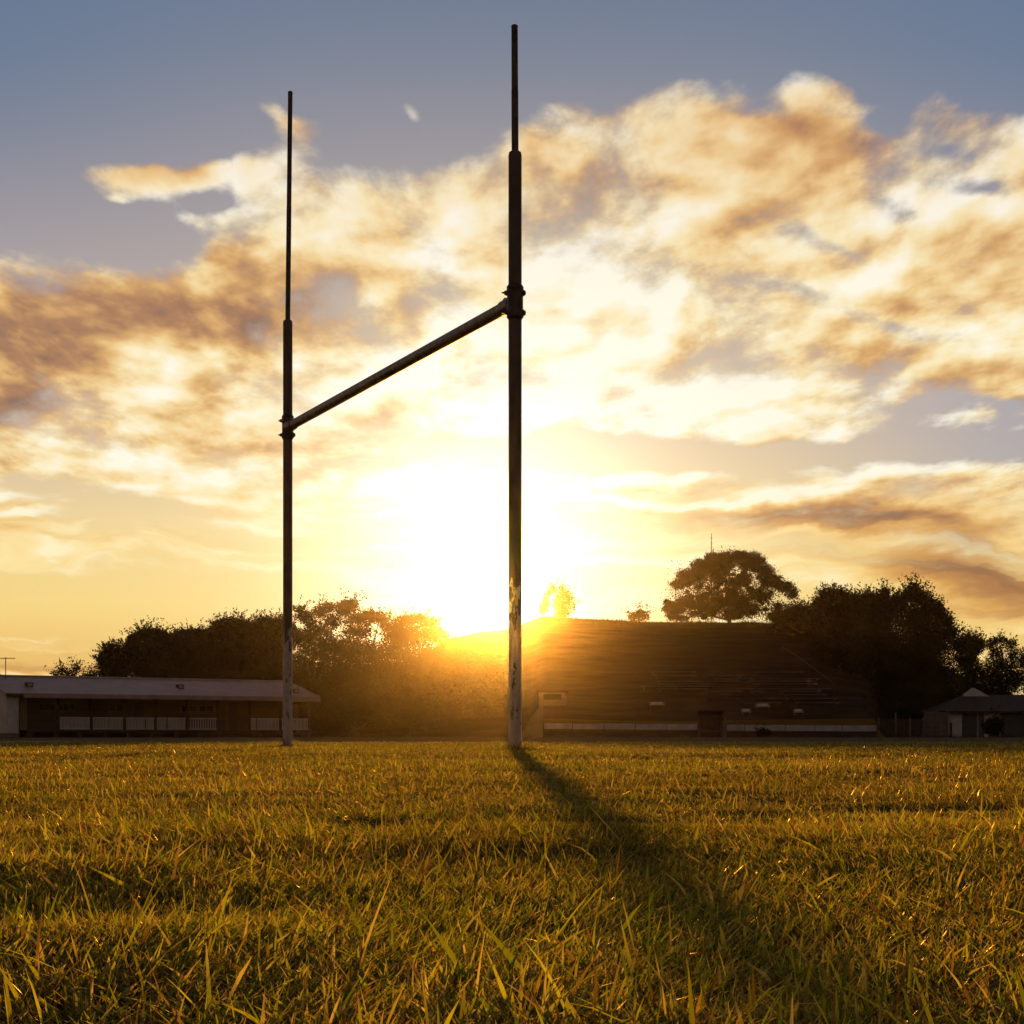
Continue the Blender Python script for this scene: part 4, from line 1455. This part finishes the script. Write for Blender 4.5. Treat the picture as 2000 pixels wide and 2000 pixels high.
def build_grass():
    rs = np.random.RandomState(21)
    bufs = []

    def place(n, y0, y1, margin):
        w0, w1 = 0.27 * y0 + margin, 0.27 * y1 + margin
        u = rs.uniform(0, 1, n)
        t = (np.sqrt(w0 * w0 + u * (w1 * w1 - w0 * w0)) - w0) / (w1 - w0)
        return rs.uniform(-1, 1, n) * (w0 + (w1 - w0) * t), y0 + (y1 - y0) * t

    def band(y0, y1, dens, hmul, wmul, core, segs):
        margin = max(core, 1.5)                     # turf goes on a stride to either side, a little thinner there
        n = int(dens * (y1 - y0) * ((y0 + y1) * 0.27 + 2 * margin))
        x, y = place(n, y0, y1, margin)
        # half of the blades gather in tufts
        nt_ = max(8, n // 22)
        k = rs.randint(0, nt_, n)
        tuft = rs.uniform(0, 1, n) < 0.5
        tx, ty = x[:nt_].copy(), y[:nt_].copy()
        r = np.abs(rs.normal(0, 0.011 * (1 + 0.15 * y), n))
        a = rs.uniform(0, 6.283, n)
        x = np.where(tuft, tx[k] + r * np.cos(a), x)
        y = np.maximum(np.where(tuft, ty[k] + r * np.sin(a), y), 0.40)
        keep = rs.uniform(0, 1, n) < 0.25 + 0.75 * vnoise(x * 5.0 + 9, y * 5.0, 3) + 0.45 * vnoise(x * 14.0, y * 14.0, 4)
        inner = np.abs(x) < 0.27 * y + core
        keep &= inner | (rs.uniform(0, 1, n) < 0.42)
        x, y, inner = x[keep], y[keep], inner[keep]
        n = len(x)
        h = rs.gamma(4.0, 0.0031, n) + 0.004
        tall = rs.uniform(0, 1, n) < 0.065
        h = np.where(tall, rs.gamma(6.0, 0.0042, n) + 0.006, h)
        h *= hmul * 0.74 * (0.55 + 0.40 * vnoise(x * 2.2, y * 2.2, 7) + 0.62 * vnoise(x * 6.5, y * 6.5, 17))
        h = np.minimum(h, 0.048)
        wd = rs.uniform(0.0007, 0.0024, n) * wmul
        wd = np.where(rs.uniform(0, 1, n) < 0.10, wd * 1.8, wd)
        wd = np.where(inner, wd * 0.9, wd * 1.4)
        bufs.append((x, y, h, wd, segs))

    band(0.40, 1.0, 75000, 1.0, 1.0, 0.22, 4)
    band(1.0, 2.2, 52000, 1.0, 1.05, 0.3, 4)
    band(2.2, 4.5, 25000, 1.0, 1.35, 0.4, 2)
    band(4.5, 9.0, 9500, 1.05, 2.1, 0.5, 2)
    band(9.0, 16.0, 3200, 1.1, 3.6, 0.8, 2)
    band(16.0, 32.0, 650, 1.15, 6.5, 1.2, 2)
    # ragged longer grass the mower misses round the two uprights
    for (bx, by) in ((LX, DL), (RX, DR)):
        n = 520
        r = 0.05 + np.abs(rs.normal(0, 0.09, n))
        a = rs.uniform(0, 6.283, n)
        bufs.append((bx + r * np.cos(a), by + r * np.sin(a), rs.uniform(0.03, 0.11, n) * np.exp(-(r - 0.05) * 4), rs.uniform(0.003, 0.006, n), 4))

    pal = np.array([[0.085, 0.140, 0.008], [0.18, 0.245, 0.012], [0.33, 0.355, 0.018], [0.46, 0.38, 0.080], [0.16, 0.098, 0.026], [0.32, 0.21, 0.026]])
    pg = np.array([0.20, 0.28, 0.24, 0.09, 0.13, 0.06])
    pd = np.array([0.05, 0.10, 0.18, 0.21, 0.34, 0.12])
    allV, allT, allC, base = [], [], [], 0
    total = 0
    for (x, y, h, wd, segs) in bufs:
        n = len(x)
        total += n
        az = rs.uniform(0, 6.283, n)
        wind = vnoise(x * 3 + 31, y * 3, 11) * 6.283 * 1.5
        az = np.where(rs.uniform(0, 1, n) < 0.6, az, wind + rs.normal(0, 0.7, n))
        lean = np.clip(np.abs(rs.normal(0.62, 0.50, n)), 0.02, 1.45)
        flat = rs.uniform(0, 1, n) < 0.26
        lean = np.where(flat, rs.uniform(1.15, 1.52, n), lean)
        bend = rs.uniform(0.0, 1.5, n)
        ln = h * (1 + 0.6 * lean)
        wd = np.where(flat, wd * 0.7, wd)
        tw = rs.uniform(0, 6.283, n)
        side0 = np.where(rs.uniform(0, 1, n) < 0.6, az + 1.57, tw)
        V = np.zeros((n, 2 * segs + 1, 3), np.float32)
        gz = turf_z(x, y)
        px, py, pz = x.copy(), y.copy(), gz - 0.004
        prof = [0.75, 1.0, 0.85, 0.55] if segs == 4 else [0.9, 0.85]
        for i in range(segs):
            wv = wd * prof[i] * 0.5
            tws = side0 + 0.7 * i * np.sin(tw)
            sx, sy = np.cos(tws) * wv, np.sin(tws) * wv
            V[:, 2 * i] = np.stack([px - sx, py - sy, pz - wv * 0.5 * np.cos(tw)], 1)
            V[:, 2 * i + 1] = np.stack([px + sx, py + sy, pz + wv * 0.5 * np.cos(tw)], 1)
            th = lean + bend * (i + 0.5) / segs * (0.4 + lean)
            st = ln / segs
            px = px + np.cos(az) * np.sin(th) * st
            py = py + np.sin(az) * np.sin(th) * st
            pz = np.maximum(pz + np.cos(th) * st, gz + 0.002 + 0.003 * i)
        V[:, 2 * segs] = np.stack([px, py, pz], 1)
        nv = 2 * segs + 1
        tri = []
        for i in range(segs - 1):
            a, b, c, d = 2 * i, 2 * i + 1, 2 * i + 3, 2 * i + 2
            tri += [(a, b, c), (a, c, d)]
        tri.append((2 * segs - 2, 2 * segs - 1, 2 * segs))
        tri = np.array(tri, np.int32)
        T = (base + np.arange(n, dtype=np.int32)[:, None, None] * nv + tri[None]).reshape(-1, 3)
        # green, yellowing, straw and dead brown blades in drifts, browner towards both sides of the view
        dry = 0.50 * vnoise(x * 0.8 + 3, y * 0.8, 5) + 0.50 * vnoise(x * 3.5 + 40, y * 3.5, 6)
        dry = np.clip(dry + 0.13 * np.clip(np.abs(x) / (0.27 * y + 0.1), 0, 1), 0, 1)
        mixw = np.clip((dry - 0.32) / 0.36, 0, 1)[:, None]
        cum = np.cumsum(pg * (1 - mixw) + pd * mixw, axis=1)
        r = rs.uniform(0, 1, n)
        idx = np.minimum((r[:, None] > cum).sum(1), 5)
        idx = np.where(flat & (rs.uniform(0, 1, n) < 0.7), np.array([3, 4, 4, 5])[rs.randint(0, 4, n)], idx)
        c = pal[idx] * rs.uniform(0.5, 1.35, (n, 1)) * (0.45 + 0.70 * vnoise(x * 1.7 + 13, y * 1.7, 77))[:, None]
        tipc = np.where((rs.uniform(0, 1, n) < 0.3)[:, None], pal[3], c * 1.12)
        C = np.ones((n, nv, 4), np.float32)
        for i in range(nv):
            f = (i // 2) / segs
            C[:, i, :3] = c * (1 - f ** 3) + tipc * f ** 3
        allV.append(V.reshape(-1, 3)); allT.append(T); allC.append(C.reshape(-1, 4))
        base += n * nv
    V, T, C = np.concatenate(allV), np.concatenate(allT), np.concatenate(allC)
    me = bpy.data.meshes.new('grass')
    me.vertices.add(len(V))
    me.vertices.foreach_set('co', V.ravel())
    me.loops.add(T.size)
    me.loops.foreach_set('vertex_index', T.astype(np.int32).ravel())
    me.polygons.add(len(T))
    me.polygons.foreach_set('loop_start', np.arange(0, T.size, 3, dtype=np.int32))
    me.polygons.foreach_set('loop_total', np.full(len(T), 3, np.int32))
    me.polygons.foreach_set('use_smooth', np.ones(len(T), bool))
    ca = me.attributes.new('blade_colour', 'FLOAT_COLOR', 'POINT')
    ca.data.foreach_set('color', C.ravel())
    me.update()
    me.materials.append(grass_mat())
    o = bpy.data.objects.new('grass', me)
    COL.objects.link(o)
    tag(o, 'short patchy turf of green and dry blades over the whole field', 'grass', kind='stuff')
    print('blades', total, len(T))


build_grass()


def build_rough():
    """uncut grass along the top and the foot of the bank"""
    rs = np.random.RandomState(8)
    n1, n2 = 16000, 9000
    px = rs.uniform(985, 1720, n1)
    yc = np.interp(px, _fx, _fy) + 25 + rs.normal(0, 1.6, n1)
    x = (px - 1000) / F * yc
    x2 = rs.uniform(-40, 40, n2)
    y2 = rs.uniform(130.2, 132.2, n2)
    keep = vnoise(x2 * 0.9, y2 * 0.9, 61) > 0.45
    x, y = np.concatenate([x, x2[keep]]), np.concatenate([yc, y2[keep]])
    z = np.maximum(terr(x, y), 0.0)
    n = len(x)
    h = rs.gamma(4, 0.035, n) * (0.3 + 1.2 * vnoise(x * 0.6, y * 0.6, 62))
    a = rs.uniform(0, 6.283, n)
    w = rs.uniform(0.015, 0.035, n)
    l = rs.normal(0, 0.25, n) * h
    V = np.stack([np.stack([x - np.cos(a) * w, y - np.sin(a) * w, z - 0.05], 1), np.stack([x + np.cos(a) * w, y + np.sin(a) * w, z - 0.05], 1),
                  np.stack([x + l, y + rs.normal(0, 0.2, n) * h, z + h], 1)], 1).reshape(-1, 3)
    me = bpy.data.meshes.new('rough_grass')
    me.from_pydata(V.tolist(), [], np.arange(3 * n).reshape(n, 3).tolist())
    me.materials.append(mat_leaf('rough_grass', (0.05, 0.04, 0.015), (0.12, 0.085, 0.03), 0.4))
    o = bpy.data.objects.new('rough_grass', me)
    COL.objects.link(o)
    tag(o, 'uncut dry grass along the crest and the foot of the bank', 'grass', kind='stuff')


build_rough()
# ------------------------------------------------------------------ haze volume added to stand in for the glare round the sun
HAZE = 0.000085


def build_haze():
    m = bpy.data.materials.new('haze')
    m.use_nodes = True
    nt = m.node_tree
    nt.nodes.clear()
    v = nt.nodes.new('ShaderNodeVolumePrincipled')
    v.inputs['Color'].default_value = (0.98, 0.84, 0.72, 1)
    v.inputs['Density'].default_value = HAZE
    v.inputs['Anisotropy'].default_value = 0.975
    o = nt.nodes.new('ShaderNodeOutputMaterial')
    nt.links.new(v.outputs[0], o.inputs['Volume'])
    b = MB()
    b.box((-305, -65, -1.0), (610, 0, 0), (0, 370, 0), (0, 0, 19.5))
    ob = b.build('haze', m)
    tag(ob, kind='stuff')
    m.cycles.homogeneous_volume = True


build_haze()
